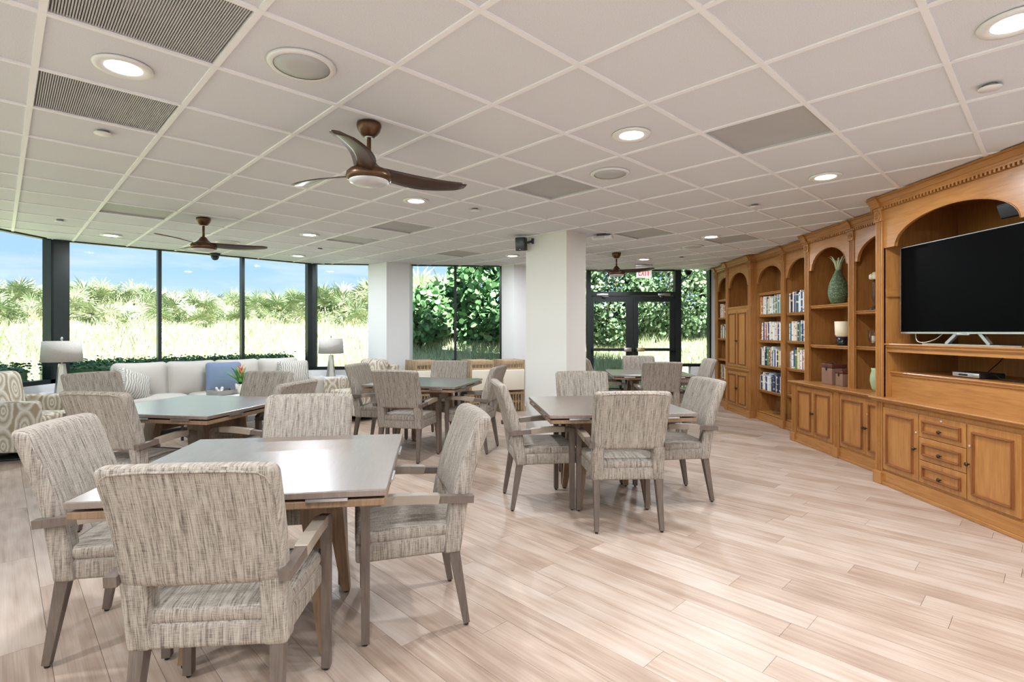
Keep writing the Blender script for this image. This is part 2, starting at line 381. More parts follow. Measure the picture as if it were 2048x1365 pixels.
for k, (sc_, u0, v0, pieces, full) in enumerate(cand):
    if k < 290 and sc_ > 0:
        if full:
            if full_me is None:
                full_me = MB().box(0, PW - .0016, 0, PL - .0016, -.009, 0).build('plank', M['plank'], link=False)
            me = full_me
        else:
            q = MB()
            for p in pieces: q.prism([(toL(a)[0] - u0, toL(a)[1] - v0) for a in p], 'z', -.009, 0)
            me = q.build('plank', M['plank'], link=False)
        o = put('plank', me, floor, toW((u0, v0)) + (0,)); o.rotation_euler = (0, 0, PHI)
    else:
        for p in pieces: rest.prism([toL(a) for a in p], 'z', -.009, 0)
o = rest.build('distant_planks', M['plank_far'], floor); o.rotation_euler = (0, 0, PHI); tag(o, kind='stuff')
# ---- ceiling: tiles recessed behind a white tee grid
GX, GY, GA, GB = .699, 1.960, .5832, .5752
def gp(i, j): return (GX + i * GA * D1[0] + j * GB * D2[0], GY + i * GA * D1[1] + j * GB * D2[1])
mb = MB()
for R in REGPOLY: mb.prism(R, 'z', CEIL + .03, CEIL + .08)
ceiling = tag(mb.build('ceiling', M['wall_white']), 'white suspended tile ceiling laid diagonally to the room', kind='structure')
def tile_at(px, py):
    X, Y = cl_(px, py); d = (X - GX, Y - GY)
    return (math.floor((d[0] * D1[0] + d[1] * D1[1]) / GA), math.floor((d[0] * D2[0] + d[1] * D2[1]) / GB))
VENTS = [((300, 45), 'dark perforated return-air panel at the upper left corner of the ceiling', 1), ((210, 200), 'perforated return-air panel with a pale square at the far left of the ceiling', 1),
         ((275, 424), 'dusty beige ceiling vent panel between the two brown fans', 2), ((1540, 265), 'dark grey ceiling vent panel nearest to the television cabinet', 0),
         ((1105, 373), 'dark grey ceiling vent panel to the right of the nearest fan', 0), ((803, 455), 'grey ceiling vent panel beyond the small downlight behind the nearest fan', 0),
         ((694, 480), 'pale grey ceiling vent panel above the second window pillar', 2), ((1285, 469), 'pale blue-grey ceiling vent panel to the right of the white column', 0),
         ((1478, 483), 'grey ceiling vent panel just in front of the bookcase crown', 0), ((913, 509), 'faint grey ceiling vent panel near the back window', 2)]
vent_idx = {tile_at(*v[0]): v for v in VENTS}
tile_me = None; rest = MB(); tees = MB()
for i in range(-22, 22):
    for j in range(-20, 24):
        c4 = [gp(i, j), gp(i + 1, j), gp(i + 1, j + 1), gp(i, j + 1)]
        pieces = [q for q in (clip(c4, R) for R in (REG1, REG2)) if len(q) > 2 and area(q) > 2e-3]
        if not pieces: continue
        tot = sum(area(q) for q in pieces); full = tot > GA * GB * .9999 and len(pieces) == 1
        cx_ = sum(p[0] for p in c4) / 4; cy_ = sum(p[1] for p in c4) / 4
        vis = any(p[1] > .6 and -60 < proj(p[0], p[1], CEIL)[0] < 2108 and proj(p[0], p[1], CEIL)[1] > -80 for p in c4)
        if (i, j) in vent_idx: continue
        org = gp(i, j)
        if vis and full:
            if tile_me is None:
                tile_me = MB().box(.004, GA - .004, .004, GB - .004, 0, .02).build('ceiling_tile', M['tile'], link=False)
            o = put('ceiling_tile', tile_me, ceiling, org + (CEIL + .007,)); o.rotation_euler = (0, 0, PHI)
        elif vis:
            q = MB()
            for p in pieces: q.prism([(toL(a)[0] - toL(org)[0], toL(a)[1] - toL(org)[1]) for a in p], 'z', 0, .02)
            o = q.build('ceiling_tile', M['tile'], ceiling, org + (CEIL + .007,)); o.rotation_euler = (0, 0, PHI)
        else:
            for p in pieces: rest.prism(p, 'z', CEIL + .007, CEIL + .027)
tag(rest.build('ceiling_tiles_behind', M['tile'], ceiling), kind='stuff')
def clipline(p, q, R):
    t0, t1 = 0, 1
    for a, b_, c in R:
        dp, dq = a * p[0] + b_ * p[1] - c, a * q[0] + b_ * q[1] - c
        if dp > 0 and dq > 0: return None
        if dp > 0: t0 = max(t0, dp / (dp - dq))
        if dq > 0: t1 = min(t1, dp / (dp - dq))
    if t1 - t0 < 1e-4: return None
    f_ = lambda t: (p[0] + (q[0] - p[0]) * t, p[1] + (q[1] - p[1]) * t)
    return f_(t0), f_(t1)
for k in range(-22, 24):
    for (a, b_, side) in ((gp(k, -30), gp(k, 30), D1), (gp(-30, k), gp(30, k), D2)):
        mb = MB()
        for R in (REG1, REG2):
            s = clipline(a, b_, R)
            dz_ = .004 if side is D1 else .0034
            if s: mb.bar(s[0] + (CEIL + dz_,), s[1] + (CEIL + dz_,), .0125, .004, side=side + (0,))
        if mb.v: mb.build('grid_tee', M['tee'], ceiling)
for (i, j), (pp, lab, kind) in vent_idx.items():
    org = gp(i, j); t = thing('ceiling_vent', lab, 'vent', org + (CEIL + .007,), PHI, 'return-air panels in the ceiling')
    MB().box(.006, GA - .006, .006, GB - .006, .012, .016).build('backing', M['vent_dark'] if kind == 1 else M['vent_panel'], t)
    fr = MB(); fw = .012
    fr.box(.004, GA - .004, .004, .004 + fw, 0, .012).box(.004, GA - .004, GB - .004 - fw, GB - .004, 0, .012).box(.004, .004 + fw, .004 + fw, GB - .004 - fw, 0, .012).box(GA - .004 - fw, GA - .004, .004 + fw, GB - .004 - fw, 0, .012)
    fr.build('frame', M['vent_light'], t)
    if kind == 1:
        sl = MB(); n = 62
        for k in range(n):
            u = .02 + (GA - .04) * (k + .5) / n; sl.box(u - .0023, u + .0023, .016, GB - .016, .002, .010)
        tag(sl.build('slats', M['vent_light'], t), kind='stuff')
        MB().box(GA * .36, GA * .66, GB * .34, GB * .64, .0105, .0118).build('filter_panel', M['vent_light'], t)
# ---- roof above, solid walls
mb = MB(); mb.prism([(-6.15, -1.8), (4.5, -1.8), (4.5, 10.45), (.3, 10.45), (-.2, 9.95), (-3.55, 9.55), (-6.15, 6.95)], 'z', CEIL + .09, CEIL + .45)
tag(mb.build('roof', M['wall_white']), 'flat roof slab over the lounge', kind='structure')
tag(MB().box(-1.9, 4.5, -1.8, 10.4, CEIL + .45, 4.7).build('wall_upper', M['wall_white']), 'upper storey of the building above the lounge', kind='structure')
def wallp(name, mb, m='wall_white', lab=None): return tag(mb.build(name, M[m]), lab, kind='structure')
wallp('wall_right', MB().box(4.2, 4.4, -1.6, 10.4, 0, CEIL + .09), lab='plain wall behind the built-in bookcases')
wallp('wall_front', MB().box(-6.1, 4.4, -1.8, -1.6, 0, CEIL + .09))
wallp('wall_back', MB().box(.42, 1.42, 10.2, 10.4, 0, CEIL + .09).box(3.83, 4.2, 10.2, 10.4, 0, CEIL + .09).box(3.45, 3.83, 10.2, 10.35, 0, .70), lab='white wall beside the glass exit doors')
wallp('wall_left', MB().box(-6.08, -5.93, -1.6, 6.85, 0, .68), lab='low white wall below the far left window')
def seg_prism(mb, p, q, t0, t1, z0, z1):
    p, q = Vector(p), Vector(q); d = (q - p).normalized(); n = Vector((-d.y, d.x))      # n points outdoors for left-to-right segments
    mb.prism([tuple(p + n * t0), tuple(q + n * t0), tuple(q + n * t1), tuple(p + n * t1)], 'z', z0, z1); return mb
Bp, Cp, Dp = (-5.93, 6.85), (-3.5, 9.28), (-2.45, 9.385); E0, E1 = (-1.85, 9.445), (-.19, 9.61)
wallp('wall_bay', seg_prism(MB(), Bp, Cp, 0, .15, 0, .68), lab='low white wall behind the long sofa')
wallp('wall_rear', seg_prism(seg_prism(MB(), Cp, Dp, 0, .15, 0, .68), E0, E1, 0, .15, 0, .68), lab='low white wall under the back windows')
wn = [0]
def window(p, q, posts=(.025, .025), z0=.68, z1=CEIL, label=None, depth=.11):
    wn[0] += 1
    r = put('window_%d' % wn[0], None, None, ((p[0] + q[0]) / 2, (p[1] + q[1]) / 2, 0)); tag(r, label or 'tall dark-framed fixed window pane', kind='structure')
    pv, qv = Vector(p), Vector(q); d = (qv - pv).normalized(); a, b_ = pv + d * posts[0], qv - d * posts[1]
    seg_prism(MB(), a, b_, .055, .063, z0 + .05, z1 - .02).build('pane', M['pane'], r, 'world')
    seg_prism(MB(), p, q, .0, depth, z0, z0 + .055).build('sill_rail', M['dark_frame'], r, 'world')
    seg_prism(MB(), p, q, .03, depth, z1 - .008, z1 + .02).build('head_rail', M['dark_frame'], r, 'world')
    if posts[0]: seg_prism(MB(), pv, a, .0, depth, z0, z1).build('mullion', M['dark_frame'], r, 'world')
    if posts[1]: seg_prism(MB(), b_, qv, .0, depth, z0, z1).build('mullion', M['dark_frame'], r, 'world')
    return r
ys = [6.85 - 1.2 * k for k in range(8)]
for k in range(7):
    window((-5.93, ys[k + 1]), (-5.93, ys[k]), (.022, .04 if k == 0 else .022), label='dark-framed window at the left edge beside the corner post' if k == 0 else None)
for k in range(3):
    f_ = lambda t: (Bp[0] + (Cp[0] - Bp[0]) * t, Bp[1] + (Cp[1] - Bp[1]) * t)
    window(f_([.0, .34, .67][k]), f_([.34, .67, 1.0][k]), ([.16, .022, .022][k], [.022, .022, .08][k]), label=['tall window pane right of the far left corner post', 'middle tall window pane above the sofa', 'tall window pane behind the right half of the sofa'][k])
window(Cp, Dp, (.06, .0), label='narrow window behind the right-hand table lamp')
Em = tuple((Vector(E0) + Vector(E1)) / 2); Em = (Em[0] - .0, Em[1])
window(E0, Em, (.02, .022), label='left half of the back window looking onto shrubs'); window(Em, E1, (.022, .03), label='right half of the back window looking onto shrubs')
# columns
def column(name, poly, m, lab):
    o = MB().prism(poly, 'z', 0, CEIL + .02).build(name, M[m]); tag(o, lab, kind='structure'); return o
column('wall_column_near', [(.177, 6.69), (.641, 6.23), (.905, 6.494), (.441, 6.954)], 'wall_cream', 'wide white square column in the middle of the room')
column('wall_column_window', [(-2.56, 9.42), (-2.147, 9.06), (-1.80, 9.30), (-1.80, 9.62), (-2.56, 9.62)], 'wall_white', 'white pillar between the lamp window and the back window')
column('wall_column_back', [(-.19, 9.62), (.036, 9.45), (.44, 9.75), (.44, 10.4), (-.19, 10.4)], 'wall_white', 'white pillar right of the back window')
# ---- glass exit doors
DY = 10.2; dx = lambda px: (px - CX) * DY / F; dz = lambda py: H + (HZ - py) * DY / F
fr = put('door_frame_group', None, None, (dx(1267), DY, 0)); fr.name = 'trim_1'; tag(fr, 'dark metal door frame with glass transom and sidelight', kind='structure')
for nm, x0, x1, z0, z1 in (('jamb', 1174, 1181.5, 0, CEIL), ('jamb', 1350, 1362, 0, CEIL), ('jamb', 1418.5, 1421.5, .68, CEIL)):
    MB().box(dx(x0), dx(x1), DY - .02, DY + .13, z0, z1).build(nm, M['dark_frame'], fr, 'world')
MB().box(dx(1181.5), dx(1350), DY - .02, DY + .13, dz(592), dz(584)).build('header', M['dark_frame'], fr, 'world')
MB().box(dx(1181.5), dx(1350), DY + .02, DY + .11, CEIL - .02, CEIL + .02).build('head_rail', M['dark_frame'], fr, 'world')
MB().box(dx(1181.5), dx(1350), DY + .05, DY + .058, dz(584), CEIL - .02).build('transom_pane', M['pane'], fr, 'world')
MB().box(dx(1362), dx(1418.5), DY + .05, DY + .058, .73, CEIL).build('sidelight_pane', M['pane'], fr, 'world')
MB().box(dx(1362), dx(1421.5), DY - .0, DY + .11, .68, .735).build('sill_rail', M['dark_frame'], fr, 'world')
def leaf(n, x0, x1, g0, g1, latch, closer):
    r = put('door_%d' % n, None, None, (dx((x0 + x1) / 2), DY, 0)); tag(r, ['left', 'right'][n - 1] + ' leaf of the dark-framed glass exit doors', kind='structure')
    X0, X1, G0, G1 = dx(x0), dx(x1), dx(g0), dx(g1); y0, y1 = DY + .03, DY + .075; zt, zg = dz(592.5), dz(604)
    MB().box(X0 + .003, G0, y0, y1, .01, zt).build('stile', M['dark_frame'], r, 'world'); MB().box(G1, X1 - .003, y0, y1, .01, zt).build('stile', M['dark_frame'], r, 'world')
    MB().box(G0, G1, y0, y1, zg, zt).build('top_rail', M['dark_frame'], r, 'world'); MB().box(G0, G1, y0, y1, .01, .26).build('bottom_rail', M['dark_frame'], r, 'world')
    MB().box(G0, G1, y0 + .02, y0 + .028, .26, zg).build('pane', M['pane'], r, 'world')
    zb = dz(699.5); pb = MB().rbox(((X0 + X1) / 2, DY - .045, zb), (X1 - X0 - .04, .045, .055), .012).build('push_bar', M['dark_frame'], r, 'world')
    MB().rbox((dx(latch), DY - .05, zb), (.15, .062, .075), .01).build('latch_case', M['brass'] if n == 2 else M['steel'], pb, (-r.location[0], -r.location[1], 0))
    for xx in (X0 + .05, X1 - .05): MB().box(xx - .02, xx + .02, DY - .04, y0, zb - .02, zb + .02).build('bar_bracket', M['dark_frame'], r, 'world')
    cl2 = MB().rbox((dx(closer), DY + .0, dz(589.5)), (.24, .06, .05), .012).build('door_closer', M['steel'], r, 'world')
    MB().bar((dx(closer), DY - .0, dz(593)), (dx(closer) + (.10 if n == 1 else -.10), DY - .09, dz(594)), .01, .006).bar((dx(closer) + (.10 if n == 1 else -.10), DY - .09, dz(594)), (dx(closer), DY + .03, dz(597)), .01, .006).build('closer_arm', M['steel'], cl2, (-r.location[0], -r.location[1], 0))
leaf(1, 1181.5, 1267, 1188, 1253, 1254, 1205); leaf(2, 1267, 1350, 1277, 1341, 1280, 1328)
# ================================================================== OUTDOORS
def dout(X, Y):
    a = -5.93 - X; b_ = (Y - X - 12.78) / 1.4142; c = Y - np.where(X < .2, 9.63 + .1 * X, 10.3)
    return np.maximum(np.maximum(a, b_), c)
def ground(X, Y):
    d = dout(np.asarray(X, float), np.asarray(Y, float)); z = .40 * np.clip(d - .9, 0, 5.2) - .02 * np.clip(d - 6.1, 0, 20)
    nz = .07 * np.sin(X * 1.7 + Y * .9) * np.clip(d - 1, 0, 1) + .05 * np.sin(X * .7 - Y * 2.1 + 1) * np.clip(d - 1, 0, 1)
    return np.where(d < .05, -.08, z * .95 + nz * .7)
gx = np.arange(-30, 16.1, .4); gy = np.arange(-5, 30.1, .4); GXX, GYY = np.meshgrid(gx, gy, indexing='ij'); GZ = ground(GXX, GYY) - .02
V = np.stack([GXX, GYY, GZ], -1).reshape(-1, 3); nx_, ny_ = len(gx), len(gy)
Fs = [(i * ny_ + j, (i + 1) * ny_ + j, (i + 1) * ny_ + j + 1, i * ny_ + j + 1) for i in range(nx_ - 1) for j in range(ny_ - 1)]
mb = MB(); mb.add(V.tolist(), Fs, 0, True); tag(mb.build('ground', M['ground'], recalc=False), 'sunlit grassy slope rising outside the windows', kind='structure')
def soup(name, tris_v, tris_f, m, parent=None):
    me = bpy.data.meshes.new(name); nv, nf = len(tris_v), len(tris_f); k = tris_f.shape[1]
    me.vertices.add(nv); me.vertices.foreach_set('co', np.asarray(tris_v, np.float32).ravel())
    me.loops.add(nf * k); me.loops.foreach_set('vertex_index', np.asarray(tris_f, np.int32).ravel())
    me.polygons.add(nf); me.polygons.foreach_set('loop_start', np.arange(0, nf * k, k, dtype=np.int32)); me.polygons.foreach_set('loop_total', np.full(nf, k, np.int32))
    me.update(calc_edges=True); me.materials.append(m); return me
# grass blades: triangles, one object
N = 110000; th = rng.uniform(-.80, .64, N); dist = 9.0 + 9.0 * rng.random(N) ** 1.3; X = np.sin(th) * dist; Y = np.cos(th) * dist
ok = (dout(X, Y) > .55) & (dout(X, Y) < 8); X, Y = X[ok], Y[ok]; n = len(X); Z = ground(X, Y)
hgt = rng.uniform(.08, .26, n) * (1 + .5 * np.sin(X * 2.3) * np.sin(Y * 1.9)); az = rng.uniform(0, 2 * PI, n); ln = rng.uniform(.1, .9, n) * hgt; wd = rng.uniform(.006, .014, n)
la = rng.uniform(0, 2 * PI, n)
B0 = np.stack([X - np.cos(az) * wd, Y - np.sin(az) * wd, Z - .03], -1); B1 = np.stack([X + np.cos(az) * wd, Y + np.sin(az) * wd, Z - .03], -1)
Tp = np.stack([X + np.cos(la) * ln, Y + np.sin(la) * ln, Z + hgt], -1)
gv = np.stack([B0, B1, Tp], 1).reshape(-1, 3); gf = np.arange(3 * n).reshape(-1, 3)
tag(put('grass', soup('grass', gv, gf, M['blade'])), 'long sunlit grass covering the slope outside', 'grass', kind='stuff')
def at_d(px, dt):
    for Y in np.arange(5, 40, .05):
        X = (px - CX) * Y / F
        if dout(X, Y) >= dt: return X, Y
    return X, Y
# palmettos
def palm_mesh(seed, fans=17):
    r = np.random.default_rng(seed); V = []; Fq = []; st = MB()
    for k in range(fans):
        a = r.uniform(0, 2 * PI); el = r.uniform(.15, 1.45); L = r.uniform(.45, .95)
        d = np.array([math.cos(a) * math.cos(el), math.sin(a) * math.cos(el), math.sin(el)]); p = d * L; p[2] = abs(p[2]) + .05
        st.bar((0, 0, .03), tuple(p), .008, .006, .005, .004)
        side = np.cross(d, [0, 0, 1.0]); side /= np.linalg.norm(side) + 1e-6; up = np.cross(side, d); nl = 15; Rf = r.uniform(.5, .78)
        for q in range(nl):
            t = (q / (nl - 1) - .5) * 2; ang = t * 1.75 + r.normal(0, .05); dl = d * math.cos(ang) + side * math.sin(ang); dl = dl + np.array([0, 0, -.15 - .25 * abs(t)]) * 1.0
            dl /= np.linalg.norm(dl); w_ = np.cross(dl, up); w_ /= np.linalg.norm(w_) + 1e-6; ww = .030; LL = Rf * r.uniform(.8, 1.1)
            b0 = len(V); V += [p, p + dl * LL * .55 - w_ * ww, p + dl * LL + np.array([0, 0, -.08 * LL]), p + dl * LL * .55 + w_ * ww]; Fq.append((b0, b0 + 1, b0 + 2, b0 + 3))
    return soup('fronds', np.array(V), np.array(Fq), M['palm']), st.build('stems', M['palm_dry'], link=False, recalc=False)
PM = [palm_mesh(s) for s in range(4)]
spots = []
tops = [(-60, 566), (0, 566), (90, 563), (160, 558), (210, 570), (280, 551), (330, 562), (400, 572), (440, 584), (480, 588), (520, 588), (560, 578), (600, 565), (650, 552), (700, 545), (760, 540), (830, 530), (900, 526), (960, 520)]
def top_at(px):
    for (a, ya), (b_, yb) in zip(tops, tops[1:]):
        if a <= px <= b_: return ya + (yb - ya) * (px - a) / (b_ - a)
    return 560
pr = random.Random(3)
for row, (dt, n) in enumerate(((6.0, 20), (7.2, 19), (5.2, 12))):
    for k in range(n):
        px = -50 + 960 * (k + .5) / n + pr.uniform(-12, 12)
        if row == 2 and px > 780: continue
        X, Y = at_d(px, dt + pr.uniform(-.35, .35)); g = float(ground(X, Y)); zt = H + (HZ - top_at(px) - pr.uniform(-8, 12)) * Y / F
        s_ = (zt - g) / 1.45 * ([1.0, 1.05, .62][row]); spots.append((px, X, Y, g, max(s_, .45)))
spots.sort()
for k, (px, X, Y, g, s_) in enumerate(spots):
    fm, sm = PM[k % 4]
    lab = ('spiky palmetto on the slope, %s from the left' % ORD[k]) if k < 30 else ('palmetto on the hillside, %s from the right' % ORD[len(spots) - 1 - k] if len(spots) - 1 - k < 30 else 'palmetto in the middle of the hillside row')
    t = thing('palmetto', lab, 'palmetto', (X, Y, g - .05), pr.uniform(0, 6.28), 'palmettos along the hilltop'); t.scale = (s_ * 1.05, s_ * 1.05, s_)
    tag(put('fronds', fm, t), kind='stuff'); put('stems', sm, t)
# sea grape shrubs: round leaves on a few stems
def grape(label, X, Y, rx, ry, hz, n, seed, m_='grape', ls=1.0):
    r = np.random.default_rng(seed); g = float(ground(X, Y)); t = thing('sea_grape_shrub', label, 'shrub', (X, Y, g - .05), 0, 'broad-leaved shrubs behind the building')
    u = r.normal(size=(n, 3)); u /= np.linalg.norm(u, axis=1)[:, None]; rad = r.uniform(.62, 1.04, n) ** .7
    lump = 1 + .16 * np.sin(u[:, 0] * 5 + seed) * np.cos(u[:, 2] * 6 + seed * 2)
    P = u * (rad * lump)[:, None] * np.array([rx, ry, hz / 2]) + np.array([0, 0, hz / 2]); P = P[P[:, 2] > .12]; n = len(P)
    nr = r.normal(size=(n, 3)) * .75 + u[:n] * .3 + np.array([0, -.35, .35]); nr /= np.linalg.norm(nr, axis=1)[:, None]
    a = np.cross(nr, [.3, .2, .9]); a /= np.linalg.norm(a, axis=1)[:, None]; b_ = np.cross(nr, a); s_ = r.uniform(.045, .09, n)[:, None] * ls
    K = 7; V = np.stack([P + (a * math.cos(2 * PI * k / K) + b_ * math.sin(2 * PI * k / K)) * s_ for k in range(K)], 1).reshape(-1, 3)
    Fc = np.arange(n * K).reshape(-1, K); tag(put('foliage', soup('foliage', V, Fc, M[m_]), t), kind='stuff')
    for k in range(5):
        e = (r.uniform(-.6, .6) * rx, r.uniform(-.6, .6) * ry, hz * r.uniform(.55, .85)); q = MB(); q.tube([(r.uniform(-.1, .1), r.uniform(-.1, .1), 0), (e[0] * .4, e[1] * .4, e[2] * .5), e], [.035, .028, .012], 6); q.build('stem', M['bark'], t)
grape('leafy sea grape shrub filling the right half of the back window', -.55, 13.3, 1.15, .9, 2.8, 4200, 1)
grape('lower sea grape shrub behind the left half of the back window', -2.2, 13.0, .85, .8, 1.55, 2200, 2)
grape('sea grape shrub hidden mostly behind the white column', .9, 13.8, 1.3, .9, 3.3, 4500, 3, 'grape_hazed', .8)
grape('sea grape shrub behind the left exit door', 2.5, 14.0, 1.3, 1.0, 3.5, 9000, 4, 'grape_hazed', .62)
grape('sea grape shrub behind the right exit door', 4.3, 14.3, 1.4, 1.0, 3.6, 9000, 5, 'grape_hazed', .62)
grape('sea grape shrub behind the sidelight next to the doors', 6.1, 14.4, 1.4, 1.0, 3.6, 8500, 6, 'grape_hazed', .62)
# clipped hedge below the windows
def hedge(label, p, q, h0, n, seed):
    r = np.random.default_rng(seed); pv, qv = Vector(p), Vector(q); L = (qv - pv).length; d = (qv - pv).normalized(); nn = Vector((-d.y, d.x))
    t = thing('clipped_hedge', label, 'hedge', (p[0], p[1], 0), math.atan2(d.y, d.x), 'hedges under the windows')
    MB().rbox((L / 2, .55, h0 / 2 - .03), (L, .42, h0 - .06), .08, 2).build('core', M['hedge'], t)
    f = r.integers(0, 3, n); P = np.stack([r.uniform(0, L, n), r.uniform(.3, .8, n), r.uniform(.2, h0, n)], -1)
    P[f == 0, 1] = .33; P[f == 1, 1] = .77; P[f == 2, 2] = h0 - .04; P += r.normal(0, .022, (n, 3))
    nr = r.normal(size=(n, 3)); nr /= np.linalg.norm(nr, axis=1)[:, None]; a = np.cross(nr, [.3, .2, .9]); a /= np.linalg.norm(a, axis=1)[:, None]; b_ = np.cross(nr, a); s_ = r.uniform(.016, .03, n)[:, None]
    V = np.stack([P - a * s_, P - b_ * s_ * .5, P + a * s_, P + b_ * s_ * .5], 1).reshape(-1, 3)
    tag(put('leaves', soup('leaves', V, np.arange(4 * n).reshape(-1, 4), M['hedge']), t), kind='stuff')
hedge('dark clipped hedge outside the left edge window', (-5.93, 3.6), (-5.93, 6.9), .95, 5000, 1)
hedge('long dark clipped hedge outside behind the sofa', (-6.1, 6.9), (-3.7, 9.3), .95, 7000, 2)
hedge('low clipped hedge outside the back window', (-1.75, 9.46), (-.3, 9.6), .80, 2500, 3)
# ================================================================== BOOKCASE WALL
HW = M['honey']; XB = 4.12
def wb(root, name, x0, x1, y0, y1, z0, z1, m=None, swap=False, r=0.0):
    mb = MB()
    if r: mb.rbox(((x0 + x1) / 2, (y0 + y1) / 2, (z0 + z1) / 2), (x1 - x0, y1 - y0, z1 - z0), r, 1, smooth=False)
    else: mb.box(x0, x1, y0, y1, z0, z1)
    return mb.build(name, m or HW, root, 'world', swap=swap)
def pilaster(root, y0, y1, xf, z0, z1, block=True, base=True, name='pilaster'):
    w_ = y1 - y0; pts = [(xf + .03, y0), (xf, y0)]
    for k in range(3):
        c = y0 + w_ * (k + 1) / 4; g = w_ * .09
        pts += [(xf, c - g), (xf + .013, c - g * .55), (xf + .013, c + g * .55), (xf, c + g)]
    pts += [(xf, y1), (xf + .03, y1)]
    p = MB().prism(pts, 'z', z0 + (.10 if base else 0), z1 - (.10 if block else 0)).build(name, HW, root, 'world')
    off = tuple(-c for c in root.location)
    if block:
        b_ = MB().rbox((xf + .010, (y0 + y1) / 2, z1 - .05), (.045, w_ + .008, .10), .004, 1, smooth=False).build('top_block', HW, p, off)
        ro = MB(); c = ((y0 + y1) / 2, z1 - .05)
        for rad, x in ((.030, xf - .016), (.016, xf - .018)):
            ro.tube([(x, c[0] + rad * math.cos(2 * PI * k / 20), c[1] + rad * math.sin(2 * PI * k / 20)) for k in range(20)], .005, 6, closed=True)
        ro.rbox((xf - .015, c[0], c[1]), (.014, .012, .012), .004, 1).build('rosette', HW, p, off)
    if base:
        MB().rbox((xf + .006, (y0 + y1) / 2, z0 + .055), (.055, w_ + .016, .11), .006, 1, smooth=False).build('base_block', HW, p, off)
def crown(root, y0, y1, xf, brk=()):
    def prf(xf): return [(xf + .10, 2.43), (xf - .002, 2.43), (xf - .002, 2.452), (xf - .024, 2.452), (xf - .024, 2.464), (xf - .030, 2.470), (xf - .030, 2.486), (xf - .038, 2.490), (xf - .050, 2.512), (xf - .056, 2.520), (xf - .056, 2.526), (xf - .066, 2.528), (xf - .066, 2.5425), (xf + .10, 2.5425)]
    MB().prism(prf(xf), 'y', y0, y1).build('crown', HW, root, 'world', swap=True)
    for a_, b_ in brk: MB().prism(prf(xf - .022), 'y', a_ - .012, b_ + .012).build('crown_break', HW, root, 'world', swap=True)
    d = MB(); n = int((y1 - y0) / .034)
    for k in range(n):
        c = y0 + (y1 - y0) * (k + .5) / n; d.box(xf - .026, xf - .005, c - .0085, c + .0085, 2.430, 2.451)
    tag(d.build('dentil_band', HW, root, 'world'), kind='stuff')
def valance(root, y0, y1, xf, foot=2.095, apex=2.325, flat=.05, top=2.435):
    a, b_ = y0 + flat, y1 - flat; n = 24; c = (a + b_) / 2; R = (b_ - a) / 2
    arc = [(c - R * math.cos(PI * k / n), foot + (apex - foot) * math.sin(PI * k / n)) for k in range(n + 1)]
    v = MB().prism([(y0, top), (y0, foot)] + arc + [(y1, foot), (y1, top)], 'x', xf + .004, xf + .03).build('arch_panel', HW, root, 'world', swap=True)
    t = [(xf + .003, y, z) for y, z in arc]; MB().tube(t, .004, 5).build('arch_edge', HW, v, tuple(-q for q in root.location))
def shelf(root, y0, y1, xf, z, xb=XB, th=.04, name='shelf'):
    p = [(xf, z), (xf - .004, z - .006), (xf, z - .014), (xf + .008, z - .018), (xf + .008, z - .030), (xf + .02, z - th), (xb, z - th), (xb, z)]
    return MB().prism(p, 'y', y0, y1).build(name, HW, root, 'world', swap=True)
def molding(root, y0, y1, xf, z, name='molding', h=.04, d=.03):
    p = [(xf + .01, z), (xf - d, z), (xf - d, z - h * .25), (xf - d * .6, z - h * .45), (xf - d * .6, z - h * .65), (xf - d * .2, z - h), (xf + .01, z - h)]
    return MB().prism(p, 'y', y0, y1).build(name, HW, root, 'world', swap=True)
def door(root, y0, y1, z0, z1, xf, knob=None, lock=None, name='door', inset=.05):
    d = wb(root, name, xf - .012, xf + .01, y0, y1, z0, z1, r=.003); off = tuple(-c for c in root.location)
    a0, a1, b0, b1 = y0 + inset, y1 - inset, z0 + inset, z1 - inset; x = xf - .012
    for (p, q, sd) in (((a0, b0), (a1, b0), 0), ((a1, b0), (a1, b1), 1), ((a1, b1), (a0, b1), 0), ((a0, b1), (a0, b0), 1)):
        m_ = MB()
        if sd == 0:
            zz = p[1]; m_.box(x - .012, x, min(p[0], q[0]) - .009, max(p[0], q[0]) + .009, zz - .009, zz + .009); m_.box(x - .018, x, min(p[0], q[0]) - .003, max(p[0], q[0]) + .003, zz - .003, zz + .004)
        else:
            yy = p[0]; m_.box(x - .012, x, yy - .009, yy + .009, min(p[1], q[1]) + .009, max(p[1], q[1]) - .009); m_.box(x - .018, x, yy - .003, yy + .004, min(p[1], q[1]), max(p[1], q[1]))
        m_.build('panel_molding', M['honey_dark'], d, off, swap=(sd == 0))
    if knob:
        k = MB(); k.lathe([(.004, 0), (.0045, .012), (.007, .015), (.0135, .020), (.0145, .027), (.009, .033), (.0001, .034)], 12)
        me = k.build('knob', M['knob'], link=False); o = put('knob', me, d, (off[0] + x, off[1] + knob[0], off[2] + knob[1])); o.rotation_euler = (0, -PI / 2, 0)
    if lock:
        k = MB(); k.lathe([(.010, 0), (.010, .004), (.006, .006), (.0001, .006)], 12); me = k.build('lock', M['lock'], link=False)
        o = put('lock', me, d, (off[0] + x, off[1] + lock[0], off[2] + lock[1])); o.rotation_euler = (0, -PI / 2, 0)
    return d
def unit(name, label, y0, y1, xf): return thing(name, label, 'bookcase', (xf, (y0 + y1) / 2, 0), 0, 'built-in bookcase units along the right wall')
